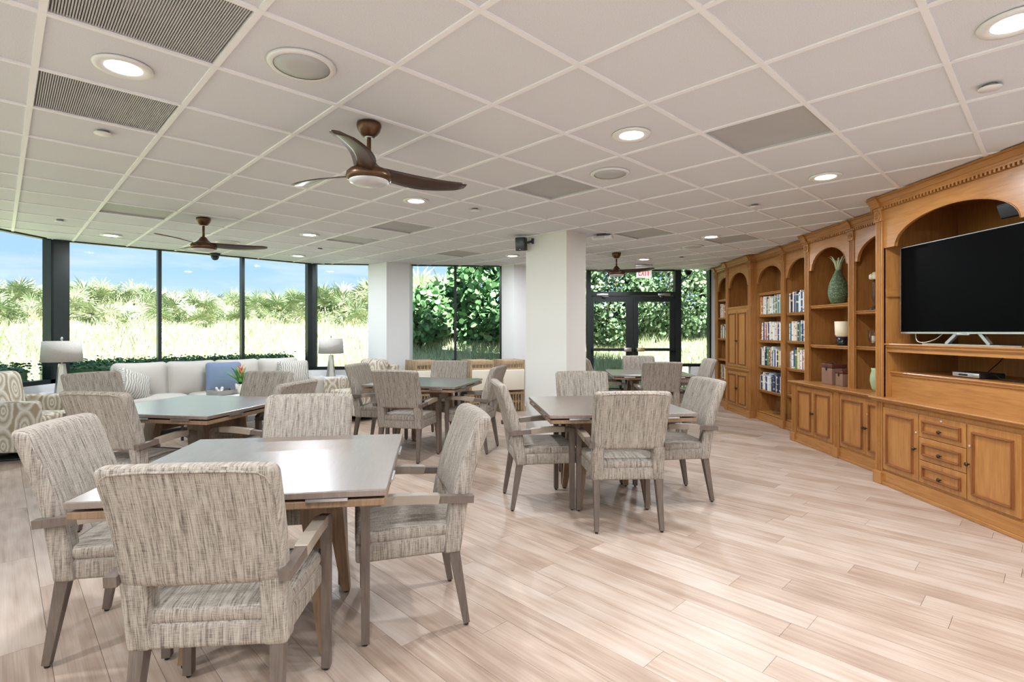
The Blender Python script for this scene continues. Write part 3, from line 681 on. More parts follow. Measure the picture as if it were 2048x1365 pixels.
def carcass(root, y0, y1, xf, z0=.0, xb=XB):
    wb(root, 'side_panel', xf + .005, xb, y1 - .022, y1 - .001, z0, 2.45); wb(root, 'side_panel', xf + .005, xb, y0 + .001, y0 + .022, z0, 2.45)
    wb(root, 'back_panel', xb - .012, xb, y0 + .022, y1 - .022, z0, 2.45); wb(root, 'top_panel', xf + .04, xb, y0, y1, 2.45, 2.54)
def plinth(root, y0, y1, xf, h=.11):
    wb(root, 'plinth', xf, xf + .03, y0, y1, 0, h, swap=True)
    wb(root, 'shoe_molding', xf - .014, xf, y0, y1, 0, .028, swap=True, r=.005)
# far open shelves
r = unit('bookcase_unit', 'narrow open bookcase unit at the far end next to the exit doors', 9.20, 9.95, 3.82); carcass(r, 9.20, 9.95, 3.82); pilaster(r, 9.86, 9.95, 3.81, 0, 2.43)
crown(r, 9.18, 9.97, 3.82, [(9.86, 9.95)]); valance(r, 9.20, 9.86, 3.82); plinth(r, 9.20, 9.86, 3.82)
for z in (1.94, 1.61, 1.23, .856, .48, .13): shelf(r, 9.222, 9.928, 3.84, z)
# tall cabinet
r = unit('bookcase_unit', 'tall cabinet unit with two pairs of panelled doors below an arched niche', 8.24, 9.20, 3.72)
wb(r, 'side_panel', 3.725, XB, 9.178, 9.199, 0, 2.45); wb(r, 'side_panel', 3.725, XB, 8.241, 8.262, 0, 2.45); wb(r, 'back_panel', XB - .012, XB, 8.262, 9.178, 0, 2.45); wb(r, 'top_panel', 3.76, XB, 8.24, 9.20, 2.45, 2.54)
pilaster(r, 9.11, 9.20, 3.71, 0, 2.43); pilaster(r, 8.24, 8.33, 3.71, 0, 2.43); crown(r, 8.20, 9.23, 3.72, [(9.11, 9.20), (8.24, 8.33)]); valance(r, 8.33, 9.11, 3.72); plinth(r, 8.33, 9.11, 3.72)
shelf(r, 8.262, 9.178, 3.71, 1.765, th=.05, name='niche_shelf'); wb(r, 'face_frame', 3.722, 3.74, 8.33, 9.11, .11, 1.72); molding(r, 8.25, 9.19, 3.715, .745)
for z0, z1, kz in ((.775, 1.70, 1.20), (.135, .69, .42)):
    door(r, 8.725, 9.09, z0, z1, 3.72, (8.745, kz)); door(r, 8.35, 8.715, z0, z1, 3.72, (8.695, kz))
# open bookcases with books
r = unit('bookcase_unit', 'open bookcase unit full of books beside the tall panelled cabinet', 7.40, 8.24, 3.80); carcass(r, 7.40, 8.24, 3.80); crown(r, 7.40, 8.24, 3.80); valance(r, 7.40, 8.24, 3.80); plinth(r, 7.42, 8.24, 3.80)
for z in (1.944, 1.613, 1.224, .838, .464, .13): shelf(r, 7.422, 8.218, 3.82, z)
r = unit('bookcase_unit', 'open bookcase unit with three rows of books left of the pineapple shelf', 6.60, 7.40, 3.80); carcass(r, 6.60, 7.40, 3.80); pilaster(r, 7.36, 7.44, 3.775, 0, 2.43); crown(r, 6.60, 7.40, 3.80, [(7.36, 7.44)]); valance(r, 6.60, 7.36, 3.80); plinth(r, 6.60, 7.36, 3.80)
for z in (1.613, 1.224, .848, .478, .13): shelf(r, 6.622, 7.378, 3.82, z)
# display units over low cupboards
for (lab, y0, y1, shelves, dl) in (('display unit with a green pineapple ornament above two panelled cupboard doors', 5.74, 6.60, (1.668, 1.192), None), ('display unit with a bronze figure next to the television section', 4.775, 5.74, (1.572, 1.196), None)):
    r = unit('bookcase_unit', lab, y0, y1, 3.5)
    wb(r, 'side_panel', 3.655, XB, y1 - .022, y1 - .001, .74, 2.45); wb(r, 'side_panel', 3.655, XB, y0 + .001, y0 + .022, .74, 2.45); wb(r, 'back_panel', XB - .012, XB, y0 + .022, y1 - .022, .74, 2.45); wb(r, 'top_panel', 3.69, XB, y0, y1, 2.45, 2.54)
    pilaster(r, y1 - .09, y1, 3.645, .742, 2.43, base=False); crown(r, y0, y1 + (.03 if y1 > 6 else .0), 3.65, [(y1 - .09, y1)]); valance(r, y0, y1 - .09, 3.65)
    for z in shelves: shelf(r, y0 + .022, y1 - .022, 3.67, z)
    wb(r, 'cupboard_body', 3.505, XB, y0, y1, .0, .70); pilaster(r, y1 - .09, y1, 3.485, 0, .70, block=False, name='cupboard_pilaster')
    p = [(3.455, .742), (3.452, .732), (3.460, .724), (3.470, .722), (3.470, .712), (3.49, .70), (XB, .70), (XB, .742)]
    MB().prism(p, 'y', y0, y1 + (.035 if y1 > 6 else 0)).build('counter', HW, r, 'world', swap=True); plinth(r, y0, y1 - .09, 3.49)
    a, b_ = y0 + .04, y1 - .10; mid_ = (a + b_) / 2
    door(r, mid_ + .003, b_, .135, .685, 3.505, (mid_ + .02, .40)); door(r, a, mid_ - .003, .135, .685, 3.505, (mid_ - .02, .40), (mid_ - .028, .54))
# television section
y0, y1, xf = 3.26, 4.775, 3.29
r = unit('bookcase_unit', 'deep television section with wide arch, drawers and two cupboard doors', y0, y1, xf); TVR = r
wb(r, 'side_panel', xf + .005, XB, y1 - .085, y1 - .001, .0, 2.45); wb(r, 'side_panel', xf + .005, XB, y0 + .001, y0 + .04, .0, 2.45); wb(r, 'back_panel', 3.95, 3.965, y0 + .04, y1 - .085, .0, 2.45); wb(r, 'top_panel', xf + .04, XB, y0, y1, 2.45, 2.54)
pilaster(r, y1 - .085, y1, xf - .012, .0, 2.43); crown(r, y0, y1 + .05, xf, [(y1 - .085, y1)]); valance(r, y0 + .04, y1 - .085, xf, 2.09, 2.315, .13)
wb(r, 'cupboard_body', xf + .005, 3.94, y0, y1 - .085, .0, .725); plinth(r, y0, y1 - .085, xf - .006, .12)
p = [(xf - .055, .772), (xf - .058, .762), (xf - .050, .752), (xf - .035, .748), (xf - .035, .738), (xf - .012, .722), (3.95, .722), (3.95, .772)]
MB().prism(p, 'y', y0, y1 + .03).build('counter', HW, r, 'world', swap=True)
wb(r, 'ledge_front', 3.365, 3.38, y0 + .04, y1 - .085, .772, .975, swap=True); shelf(r, y0 + .04, y1 - .085, 3.345, 1.0, 3.95, .04, 'ledge'); shelf(r, y0 + .04, y1 - .085, xf + .01, 1.246, 3.95, .045, 'television_shelf')
wb(r, 'shelf_apron', xf + .035, xf + .055, y0 + .04, y1 - .085, 1.172, 1.202, swap=True); wb(r, 'side_rail', xf + .02, 3.8, y1 - .100, y1 - .085, 1.66, 1.73, swap=True)
door(r, 4.275, 4.68, .14, .685, xf, (4.295, .40), (4.298, .53), inset=.055); door(r, 3.41, 3.815, .14, .685, xf, (3.795, .40), (3.792, .53), inset=.055)
for k in range(3):
    z1 = .685 - k * .182; d = door(r, 3.824, 4.266, z1 - .178, z1, xf, (4.045, z1 - .105), (4.045, z1 - .022) if k == 0 else None, 'drawer', .048)
# ------------------------------------------------------------------ books
def book_mat(name, c1, c2):
    m, nt, b = mat(name, c1, .5); oi = nd(nt, 'ShaderNodeObjectInfo'); off = nd(nt, 'ShaderNodeVectorMath', {0: (0, 19, 0), 'Scale': oi.outputs['Random']}, operation='SCALE').outputs[0]
    n_ = noise(nt, uvmap(nt, (2, 17, 1), off), 1, 1, .5); setc(nt, b, ramp(nt, n_, [(.0, c1), (.61, c2)], 'CONSTANT')); return m
BM = {}
for k, c1, c2 in (('white', (.80, .79, .76), (.35, .33, .31)), ('cream', (.74, .68, .55), (.35, .22, .12)), ('pale blue', (.50, .62, .74), (.80, .80, .78)), ('navy', (.03, .05, .16), (.62, .58, .45)), ('black', (.025, .025, .03), (.55, .52, .48)),
                  ('red', (.42, .05, .04), (.75, .70, .60)), ('tan', (.50, .36, .21), (.15, .10, .06)), ('teal', (.06, .26, .30), (.75, .75, .70)), ('grey', (.42, .42, .42), (.80, .78, .74)), ('pink', (.68, .40, .36), (.82, .78, .72)), ('yellow', (.75, .58, .20), (.25, .12, .06)), ('green', (.10, .24, .12), (.70, .66, .55))):
    BM[k] = book_mat('book_' + k.replace(' ', '_'), c1, c2)
br = random.Random(21); PAL = ['white'] * 6 + ['cream'] * 4 + ['pale blue', 'navy', 'navy', 'black', 'black', 'red', 'tan', 'teal', 'grey', 'pink', 'yellow', 'green']
def book(yc, th, h, dep, x, z, colr, label, group, tilt=0.0):
    t = thing('book', label, 'book', (x, yc, z), 0, group); t.rotation_euler = (tilt, 0, 0)
    q = MB(); e = th / 2
    q.rbox((.004, 0, h / 2), (.008, th, h), .0035, 1, smooth=False); q.box(.006, dep, -e, -e + .0022, 0, h); q.box(.006, dep, e - .0022, e, 0, h)
    q.build('cover', BM[colr], t); MB().box(.008, dep - .004, -e + .0022, e - .0022, .004, h - .004).build('pages', M['paper'], t)
def book_row(unit_name, row_name, ya, yb, x, z, hmin, hmax, pal=None, short=0):
    y = ya; k = 0; L = []
    while y > yb + .012:
        th = br.uniform(.022, .042); L.append((y - th / 2, th, br.uniform(hmin, hmax), br.choice(pal or PAL))); y -= th + .0012
    for k, (yc, th, h, c) in enumerate(L):
        if k >= 30: break
        book(yc, th, h, br.uniform(.15, .19), x + br.uniform(0, .012), z, c, '%s book, %s from left, %s row, %s' % (c, ORD[k], row_name, unit_name), 'books in %s row of %s' % (row_name, unit_name))
A_ = 'bookcase beside tall cabinet'; B_ = 'bookcase left of pineapple'; C_ = 'far narrow bookcase'
book_row(A_, 'top', 8.21, 7.46, 3.85, 1.614, .23, .29); book_row(A_, 'second', 8.21, 7.50, 3.85, 1.225, .22, .28); book_row(A_, 'third', 8.21, 7.50, 3.85, .839, .22, .29); book_row(A_, 'bottom', 8.21, 7.47, 3.84, .465, .21, .28, ['navy', 'navy', 'black', 'black', 'white', 'cream', 'pale blue', 'white'])
book_row(B_, 'top', 7.36, 6.64, 3.85, 1.614, .24, .30); book_row(B_, 'second', 7.36, 6.64, 3.85, 1.225, .23, .29); book_row(B_, 'bottom', 7.36, 6.64, 3.85, .849, .22, .29)
book_row(C_, 'top', 9.85, 9.30, 3.87, 1.611, .2, .26); book_row(C_, 'middle', 9.85, 9.30, 3.87, 1.231, .2, .26); book_row(C_, 'bottom', 9.85, 9.25, 3.87, .481, .2, .27)
for k, (c, w_, lab) in enumerate((('red', .24, 'red book lying flat at the bottom of a small pile'), ('black', .23, 'black book lying flat second in the small pile'), ('teal', .22, 'teal book lying flat third in the small pile'), ('white', .2, 'white book lying on top of the small pile'))):
    t = thing('book', lab + ' on lowest shelf', 'book', (3.86, 7.15, .131 + k * .032), br.uniform(-.15, .15), 'books piled flat on the lowest shelf')
    MB().box(0, .18, -w_ / 2, w_ / 2, 0, .003).box(0, .18, -w_ / 2, w_ / 2, .028, .031).box(0, .004, -w_ / 2, w_ / 2, .003, .028).build('cover', BM[c], t); MB().box(.005, .176, -w_ / 2 + .004, w_ / 2 - .004, .003, .028).build('pages', M['paper'], t)
# acrylic sign holder
t = thing('sign_holder', 'clear acrylic sign holder standing on the lowest shelf', 'sign holder', (3.90, 7.85, .131)); MB().bar((0, 0, 0), (.06, 0, .19), .07, .002, side=(0, 1, 0)).build('panel', M['clear'], t); MB().box(-.005, .07, -.07, .07, 0, .004).build('foot', M['clear'], t)
# ------------------------------------------------------------------ ornaments
t = thing('pineapple_ornament', 'tall green woven pineapple ornament on the upper shelf', 'ornament', (3.80, 6.17, 1.669))
m, nt, b = mat('woven_green', (.17, .24, .13), .7); vo = nd(nt, 'ShaderNodeTexVoronoi', {'Vector': uvmap(nt, (1, 1, 1)), 'Scale': 60.0}); setc(nt, b, ramp(nt, vo.outputs['Distance'], [(.1, (.21, .29, .16)), (.6, (.07, .11, .05))])); bump(nt, b, vo.outputs['Distance'], .6, .006)
MB().lathe([(.0001, 0), (.055, 0), (.075, .02), (.098, .08), (.105, .14), (.102, .19), (.085, .26), (.06, .32), (.038, .37), (.028, .40), (.0001, .405)], 32).build('body', m, t)
for k in range(14):
    a = k * 2.4; ring = k // 5; le = (.16, .14, .11)[ring]; sp_ = (.055, .035, .015)[ring]; q = MB()
    pth = [(math.cos(a) * .016, math.sin(a) * .016, .385), (math.cos(a) * (.02 + sp_ * .3), math.sin(a) * (.02 + sp_ * .3), .40 + le * .5), (math.cos(a) * (.02 + sp_), math.sin(a) * (.02 + sp_), .40 + le * .92), (math.cos(a) * (.028 + sp_ * 1.5), math.sin(a) * (.028 + sp_ * 1.5), .40 + le)]
    q.sweep(pth, .014, .003, side=(-math.sin(a), math.cos(a), 0), scale=[.9, 1, .6, .08], smooth=True); q.build('leaf', M['green_glaze'], t)
t = thing('candle_cup', 'ivory and black two-tone cup standing on the middle shelf', 'cup', (3.78, 6.06, 1.193))
MB().lathe([(.048, 0), (.052, .01), (.058, .10)], 24).build('base', M['black_glaze'], t); MB().lathe([(.058, .10), (.072, .12), (.078, .275), (.072, .275), (.066, .13), (.0001, .125)], 24).build('bowl', M['ivory'], t)
for (y, w_, d_, h_, lab) in ((6.12, .20, .17, .235, 'taller brown leather keepsake box on the cupboard counter'), (5.93, .13, .12, .17, 'smaller brown leather keepsake box on the cupboard counter')):
    t = thing('keepsake_box', lab, 'box', (3.72, y, .743), 0, 'leather boxes on the counter'); MB().rbox((0, 0, h_ * .40), (d_, w_, h_ * .8), .005, 1, smooth=False).build('body', M['box_leather'], t); MB().rbox((0, 0, h_ * .91), (d_ + .006, w_ + .006, h_ * .19), .006, 1, smooth=False).build('lid', M['box_dark'], t)
    MB().rbox((-d_ / 2 - .003, 0, h_ * .78), (.006, .022, .045), .002, 1).build('clasp', M['knob'], t); MB().tube([(0, -.03, h_), (0, -.025, h_ + .018), (0, .025, h_ + .018), (0, .03, h_)], .004, 6).build('handle', M['knob'], t)
t = thing('bronze_figure', 'slender bronze figure holding a cream flower on the upper shelf', 'ornament', (3.74, 5.46, 1.573))
MB().lathe([(.05, 0), (.05, .012), (.02, .03), (.012, .06), (.02, .10), (.03, .16), (.018, .21), (.026, .25), (.014, .29), (.010, .32)], 14).build('body', M['bronze'], t)
q = MB()
for k in range(6):
    a = k * PI / 3; q.rbox((.03 * math.cos(a), .03 * math.sin(a), .345), (.045, .045, .06), .02, 2)
q.rbox((0, 0, .36), (.05, .05, .07), .024, 2).build('flower', M['ivory'], t)
t = thing('hurricane_vase', 'clear glass hurricane vase on the middle shelf beside the television', 'vase', (3.74, 5.475, 1.197))
MB().lathe([(.045, 0), (.045, .008), (.02, .015), (.028, .03), (.046, .07), (.05, .11), (.045, .14), (.056, .17), (.053, .17), (.042, .14), (.046, .11), (.042, .07), (.0001, .035)], 24).build('glass', M['clear'], t)
MB().lathe([(.018, .037), (.018, .11), (.0001, .112)], 14).build('candle', M['ivory'], t)
t = thing('green_vase', 'pale green slim vase on the counter beside the television section', 'vase', (3.72, 5.40, .743)); MB().lathe([(.03, 0), (.045, .03), (.06, .10), (.058, .16), (.045, .21), (.05, .235), (.046, .235), (.04, .21), (.0001, .03)], 20).build('body', M['green_glaze'], t)
# ------------------------------------------------------------------ television and boxes
tx, ty0, ty1, tz0, tz1 = 3.38, 3.33, 4.61, 1.337, 2.077; t = thing('television', 'large flat television with thin silver bezel in the arched niche', 'television', (tx, (ty0 + ty1) / 2, 1.247))
MB().rbox((tx + .028, (ty0 + ty1) / 2, (tz0 + tz1) / 2), (.045, ty1 - ty0, tz1 - tz0), .008, 1, smooth=False).build('body', M['gunmetal'], t, 'world')
MB().box(tx + .003, tx + .006, ty0 + .008, ty1 - .008, tz0 + .012, tz1 - .008).build('screen', M['screen'], t, 'world')
bz = MB(); e = .0045
bz.box(tx, tx + .010, ty0, ty1, tz1 - e, tz1 + .001).box(tx, tx + .010, ty0, ty1, tz0 - .003, tz0 + .012).box(tx, tx + .010, ty0, ty0 + e, tz0, tz1).box(tx, tx + .010, ty1 - e, ty1, tz0, tz1)
bz.build('bezel', M['silver'], t, 'world')
MB().rbox((tx - .002, 3.97, tz0 - .006), (.016, .12, .016), .004, 1).build('logo_bar', M['silver'], t, 'world')
MB().prism([(tx - .06, 3.45), (tx - .04, 3.62), (tx - .075 + .01, 4.28), (tx + .02, 4.30), (tx + .16, 3.97), (tx + .02, 3.45)], 'z', 1.247, 1.256).build('stand_base', M['silver'], t, 'world')
for a, b_ in ((4.04, 4.14), (3.86, 3.76)): MB().bar((tx + .03, a, tz0 + .01), (tx + .02, b_, 1.254), .012, .012).build('stand_leg', M['silver'], t, 'world')
t = thing('cable_box', 'silver cable box lying on the ledge under the television', 'cable box', (3.48, 4.02, 1.001)); MB().rbox((.06, 0, .022), (.19, .24, .038), .005, 1, smooth=False).build('body', M['gunmetal'], t); MB().rbox((-.036, 0, .022), (.006, .235, .034), .002, 1).build('front_panel', M['silver'], t); MB().box(-.0395, -.038, -.02, .06, .014, .028).build('display', M['black_plastic'], t)
for nm, lab, pts, m_ in (('power_cable', 'thin pale cable drooping below the left corner of the television', [(3.43, 4.50, 1.34), (3.42, 4.48, 1.29), (3.41, 4.44, 1.265), (3.42, 4.38, 1.262), (3.44, 4.30, 1.29), (3.45, 4.24, 1.335)], 'wire_white'), ('power_cable', 'black cable rising behind the silver cable box', [(3.62, 4.05, 1.012), (3.68, 4.08, 1.05), (3.80, 4.12, 1.12), (3.88, 4.14, 1.198)], 'wire_black'), ('power_cable', 'black cable trailing right of the cable box on the ledge', [(3.52, 3.92, 1.02), (3.50, 3.84, 1.035), (3.48, 3.76, 1.012), (3.50, 3.66, 1.006), (3.56, 3.56, 1.006), (3.60, 3.42, 1.012)], 'wire_black')):
    pv = [Vector(p_) for p_ in pts]; P2 = []
    for a_ in range(len(pv) - 1):
        p0_, p1_, p2_, p3_ = pv[max(a_ - 1, 0)], pv[a_], pv[a_ + 1], pv[min(a_ + 2, len(pv) - 1)]
        for q_ in range(5):
            s = q_ / 5; P2.append(.5 * ((2 * p1_) + (p2_ - p0_) * s + (2 * p0_ - 5 * p1_ + 4 * p2_ - p3_) * s * s + (3 * p1_ - p0_ - 3 * p2_ + p3_) * s ** 3))
    P2.append(pv[-1]); tag(MB().tube(P2, .0035, 6).build(nm, M[m_]), lab, 'cable', 'cables around the television')
t = thing('loudspeaker', 'black loudspeaker hanging in the arch above the television', 'loudspeaker', (3.52, 3.62, 2.22)); MB().rbox((0, 0, 0), (.16, .26, .11), .012, 2).build('cabinet', M['black_plastic'], t); MB().rbox((-.083, 0, 0), (.006, .24, .09), .003, 1).build('grille', M['gunmetal'], t); MB().bar((.03, 0, .05), (.05, 0, .24), .012, .012).build('bracket', M['black_plastic'], t); t.rotation_euler = (0, -.35, .1)
# ================================================================== TABLES AND CHAIRS
def lerp(a, b, t): return a + (b - a) * t
def backy(z):
    if z < .36: return -.212
    if z < .62: return lerp(-.212, -.252, (z - .36) / .26)
    t = (z - .62) / .335; return -.252 - .085 * t - .028 * t * t
def make_chair(label):
    t = thing('dining_chair', label, 'chair', group='upholstered armchairs around the game tables')
    W = .50; hb = .40
    def f1(x, y, z):
        zz = z + .758; k = (zz - .56) / .4; cur = .012 * (1 - (2 * x / W) ** 2); y2 = y * (1 - .12 * max(0, k))
        return (x * (1 + .03 * k), y2 + backy(zz) + .042 - (cur if y < 0 else cur), zz - .758 + (.006 * (1 - (2 * x / W) ** 2) if z > .15 else 0))
    MB().rbox((0, 0, .758), (W, .084, hb), .030, 3, 4, f1).build('backrest', M['fabric'], t)
    zr = .930; pth = []
    for x, z in [(-.225, .60)] + [(-.232, lerp(.62, .90, k / 4)) for k in range(5)] + [(-.222, .925), (-.20, .938)] + [(lerp(-.2, .2, k / 6), .940 + .006 * (1 - (2 * lerp(-.2, .2, k / 6) / W) ** 2)) for k in range(1, 6)] + [(.20, .938), (.222, .925)] + [(.232, lerp(.90, .62, k / 4)) for k in range(5)] + [(.225, .60)]:
        pth.append((x * (1 + .03 * (z - .56) / .4), backy(z) - .0125 * (1 - (2 * x / W) ** 2) + .0035 + .084 * .06 * max(0, (z - .56) / .4), z))
    MB().tube(pth, .0042, 5).build('piping', M['fabric'], t)
    for s in (-1, 1):
        def f2(x, y, z): zz = z + .465; return (x, y + backy(zz) + .042, z)
        MB().rbox((s * .207, 0, .465), (.080, .084, .245), .018, 2, 4, f2).build('back_post', M['fabric'], t)
    def f3(x, y, z): return (x * (1 + .03 * y / .23), y, z)
    MB().rbox((0, .022, .388), (.485, .462, .085), .016, 2, 2, f3).build('seat_frame', M['fabric'], t)
    def f4(x, y, z): return (x * (1 + .03 * y / .23), y, z + (.022 * (1 - (x / .25) ** 2) * (1 - (y / .24) ** 2) if z > 0 else 0))
    MB().rbox((0, .024, .448), (.480, .462, .056), .024, 2, 5, f4).build('seat_cushion', M['fabric'], t)
    for s in (-1, 1):
        l = MB().bar((s * .262, .212, .012), (s * .262, .212, .606), .0165, .017, .018, .020).build('front_leg', M['chairwood'], t); MB().lathe([(.010, 0), (.012, .013)], 8, (s * .262, .212, 0)).build('glide', M['glide'], l)
        l = MB().bar((s * .222, -.238, .012), (s * .212, -.180, .36), .014, .014, .022, .024).build('rear_leg', M['chairwood'], t); MB().lathe([(.010, 0), (.012, .013)], 8, (s * .222, -.238, 0)).build('glide', M['glide'], l)
        pth = [(s * .256, -.262, .590), (s * .258, -.18, .597), (s * .260, -.05, .607), (s * .262, .08, .614), (s * .262, .17, .614), (s * .262, .205, .608), (s * .262, .228, .592)]
        a = MB().sweep(pth, .019, .0165).build('armrest', M['chairwood'], t)
        MB().sweep([(s * .259, -.105, .603), (s * .259, -.10, .604), (s * .260, -.02, .611), (s * .262, .08, .6165), (s * .262, .145, .6165), (s * .262, .15, .616)], .0225, .020, scale=[.93, 1, 1, 1, 1, .93]).build('arm_pad', M['leather_pad'], a)
    return t
R_ = math.radians
TABLES = [((-1.09, 2.444), 8.5, 'square wooden game table in the left foreground'), ((.751, 4.332), 6, 'square dark wooden table in the middle right of the room'), ((-1.022, 6.29), -12.5, 'square wooden table in front of the stacked folding chairs'), ((-2.568, 4.323), -10, 'pale reflecting square table in front of the sofa'), ((1.975, 7.729), -4.5, 'square wooden table nearest to the exit doors')]
def make_table(label):
    t = thing('game_table', label, 'table', group='square flip-top game tables'); S = 1.09
    MB().rbox((0, 0, .747), (S, S, .026), .004, 1, smooth=False).build('tabletop', M['table'], t)
    MB().rbox((0, 0, .7255 - .0155), (S - .012, S - .012, .028), .004, 1, smooth=False).build('lower_leaf', M['table_edge'], t)
    MB().box(-S / 2 + .06, S / 2 - .06, -S / 2 + .06, S / 2 - .06, .7235, .7345).build('spacer', M['slot_dark'], t)
    for a in range(4):
        for off in (-.33, .0, .33) if a % 2 == 0 else (-.25, .25):
            c, s = math.cos(a * PI / 2), math.sin(a * PI / 2); d = S / 2 - .004; q = MB(); q.box(-.075, .075, -.011, .006, .7237, .7343)
            o = q.build('hinge', M['steel'], t, (c * off + s * d, s * off - c * d, 0)); o.rotation_euler = (0, 0, a * PI / 2)
    MB().box(-.30, .30, -.30, .30, .655, .696).build('apron', M['table_edge'], t)
    for sx in (-1, 1):
        for sy in (-1, 1):
            l = MB().bar((sx * .272, sy * .272, .012), (sx * .205, sy * .205, .66), .020, .020, .050, .036).build('leg', M['table_edge'], t); MB().lathe([(.014, 0), (.016, .013)], 8, (sx * .272, sy * .272, 0)).build('glide', M['glide'], l)
        MB().bar((sx * .215, -.2, .60), (sx * .215, .2, .60), .016, .035).build('stretcher', M['table_edge'], t)
    return t
tb0 = make_table(TABLES[0][2]); tb0.location = TABLES[0][0] + (0,); tb0.rotation_euler = (0, 0, R_(8.5))
for (c, rz, lab) in TABLES[1:]: copy_tree(tb0, c + (0,), R_(rz), lab)
CH = [  # centre between the feet, facing direction (degrees from +x), label
 (-.985, 1.885, 95, 'nearest chair, seen from behind at the front of the left foreground table'), (-.502, 2.589, 196.5, 'armchair on the right side of the left foreground table, facing left'),
 (-1.683, 2.396, 12, 'armchair at the left edge of the foreground table, facing right'), (-1.20, 2.98, -80, 'chair on the far side of the foreground table, only its back top visible'),
 (.775, 3.79, 93, 'chair seen from behind at the near side of the middle right table'), (.206, 4.239, 8.5, 'chair left of the middle right table, facing right'),
 (1.32, 4.388, 188, 'chair right of the middle right table, facing left beside the bookcase aisle'), (.70, 4.89, -87, 'chair on the far side of the middle right table, before the column'),
 (-1.12, 5.694, 76, 'chair seen from behind at the table before the stacked folding chairs'), (-1.588, 6.415, -12.5, 'pale lit chair left of the table before the folding chairs'),
 (-.455, 6.10, 166, 'chair right of the table before the folding chairs, facing left'), (-.90, 6.84, -102.5, 'chair on the far side of the table before the folding chairs'),
 (-2.66, 3.76, 80, 'chair seen from behind at the near side of the sofa-side table'), (-2.0, 4.224, 170, 'chair at the right side of the sofa-side table, facing left'),
 (-2.45, 4.91, -100, 'chair on the far side of the sofa-side table, below the plant'), (-3.74, 4.98, -20, 'chair pulled out left of the sofa-side table, below the left lamp'),
 (1.965, 7.16, 86, 'chair seen from behind at the table nearest the exit doors'), (1.41, 7.77, -4.5, 'chair left of the exit-door table, partly hidden by the column'),
 (2.543, 7.68, 175.5, 'chair right of the exit-door table, next to the far bookcase'), (2.03, 8.30, -94.5, 'chair on the far side of the exit-door table, before the glass doors')]
c0 = make_chair(CH[0][3])
for k, (x, y, a, lab) in enumerate(CH):
    if k == 0: c0.location = (x, y, 0); c0.rotation_euler = (0, 0, R_(a - 90))
    else: copy_tree(c0, (x, y, 0), R_(a - 90), lab)
# ================================================================== LOUNGE CORNER
def puff(w, d, h, p=.25):
    """cushion deform: fat in the middle, pinched corners"""
    def f(x, y, z):
        a, b_ = min(1, abs(2 * x / w)), min(1, abs(2 * y / d)); k = (1 - a ** 3) * (1 - b_ ** 3)
        e = 1 - .05 * (1 - a * a) * b_ ** 4; e2 = 1 - .05 * (1 - b_ * b_) * a ** 4
        return (x * e2, y * e, z * (.45 + .75 * k))
    return f
def make_armchair(label, loc, ang):
    t = thing('swivel_armchair', label, 'armchair', loc, R_(ang - 90), 'ikat patterned swivel armchairs')
    MB().lathe([(.30, 0), (.30, .02), (.12, .03), (.10, .10)], 28).build('swivel_base', M['black_plastic'], t)
    MB().rbox((0, 0, .20), (.80, .78, .20), .03, 2, 2).build('body', M['ikat'], t)
    MB().rbox((0, .04, .37), (.56, .66, .15), .05, 3, 4, lambda x, y, z: (x, y, z + (.025 * (1 - (2 * x / .58) ** 2) if z > 0 else 0))).build('seat_cushion', M['ikat'], t)
    for s in (-1, 1): MB().rbox((s * .345, .02, .43), (.12, .76, .40), .045, 3, 2).build('arm', M['ikat'], t)
    MB().rbox((0, -.33, .50), (.78, .14, .66), .05, 3, 3, lambda x, y, z: (x * (1 - .04 * max(0, z)), y - .20 * max(0, z + .2), z)).build('back_shell', M['ikat'], t)
    MB().rbox((0, -.245, .66), (.58, .17, .50), .07, 3, 4, lambda x, y, z: (x, y - .18 * z + (.03 * (1 - (2 * x / .6) ** 2) if y > 0 else 0), z)).build('back_cushion', M['ikat'], t)
make_armchair('ikat patterned armchair at the far left below the left lamp', (-5.36, 5.80, 0), 8)
make_armchair('ikat patterned armchair in front of the white window pillar', (-2.39, 8.32, 0), -128)
# sofa along the bay wall
SA = R_(45); sl = Vector((math.cos(SA), math.sin(SA), 0)); sn = Vector((sl.y, -sl.x, 0)); sc_ = Vector((-4.60, 8.0, 0)) + sn * .56
t = thing('sofa', 'long cream four-cushion sofa under the bay windows', 'sofa', tuple(sc_), SA); L = 2.84
MB().rbox((0, 0, .22), (L, .90, .24), .03, 2, 2).build('base', M['sofa'], t)
for sx in (-1, 1):
    for sy in (-1, 1): MB().bar((sx * (L / 2 - .08), sy * .36, 0), (sx * (L / 2 - .08), sy * .36, .11), .025, .025).build('foot', M['box_dark'], t)
MB().rbox((0, .36, .50), (L - .05, .20, .60), .06, 3, 2).build('back_frame', M['sofa'], t)
for s in (-1, 1): MB().rbox((s * (L / 2 - .10), -.02, .42), (.20, .86, .46), .07, 3, 2).build('arm', M['sofa'], t)
cw = (L - .42) / 4
for k in range(4):
    x = (k - 1.5) * cw; o = MB().rbox((0, 0, 0), (cw + .06, .56, .30), .10, 4, 5, puff(cw, .56, .3)).build('back_cushion', M['sofa'], t, (x, .19, .665)); o.rotation_euler = (R_(78), 0, R_(1.5 * (k - 1.5)))
sw = (L - .42) / 3
for k in range(3):
    x = (k - 1) * sw; MB().rbox((x, -.11, .41), (sw - .008, .68, .17), .06, 3, 5, lambda xx, y, z: (xx, y, z + (.03 * (1 - (2 * xx / sw) ** 2) * (1 - (y / .36) ** 2) if z > 0 else 0))).build('seat_cushion', M['sofa'], t)
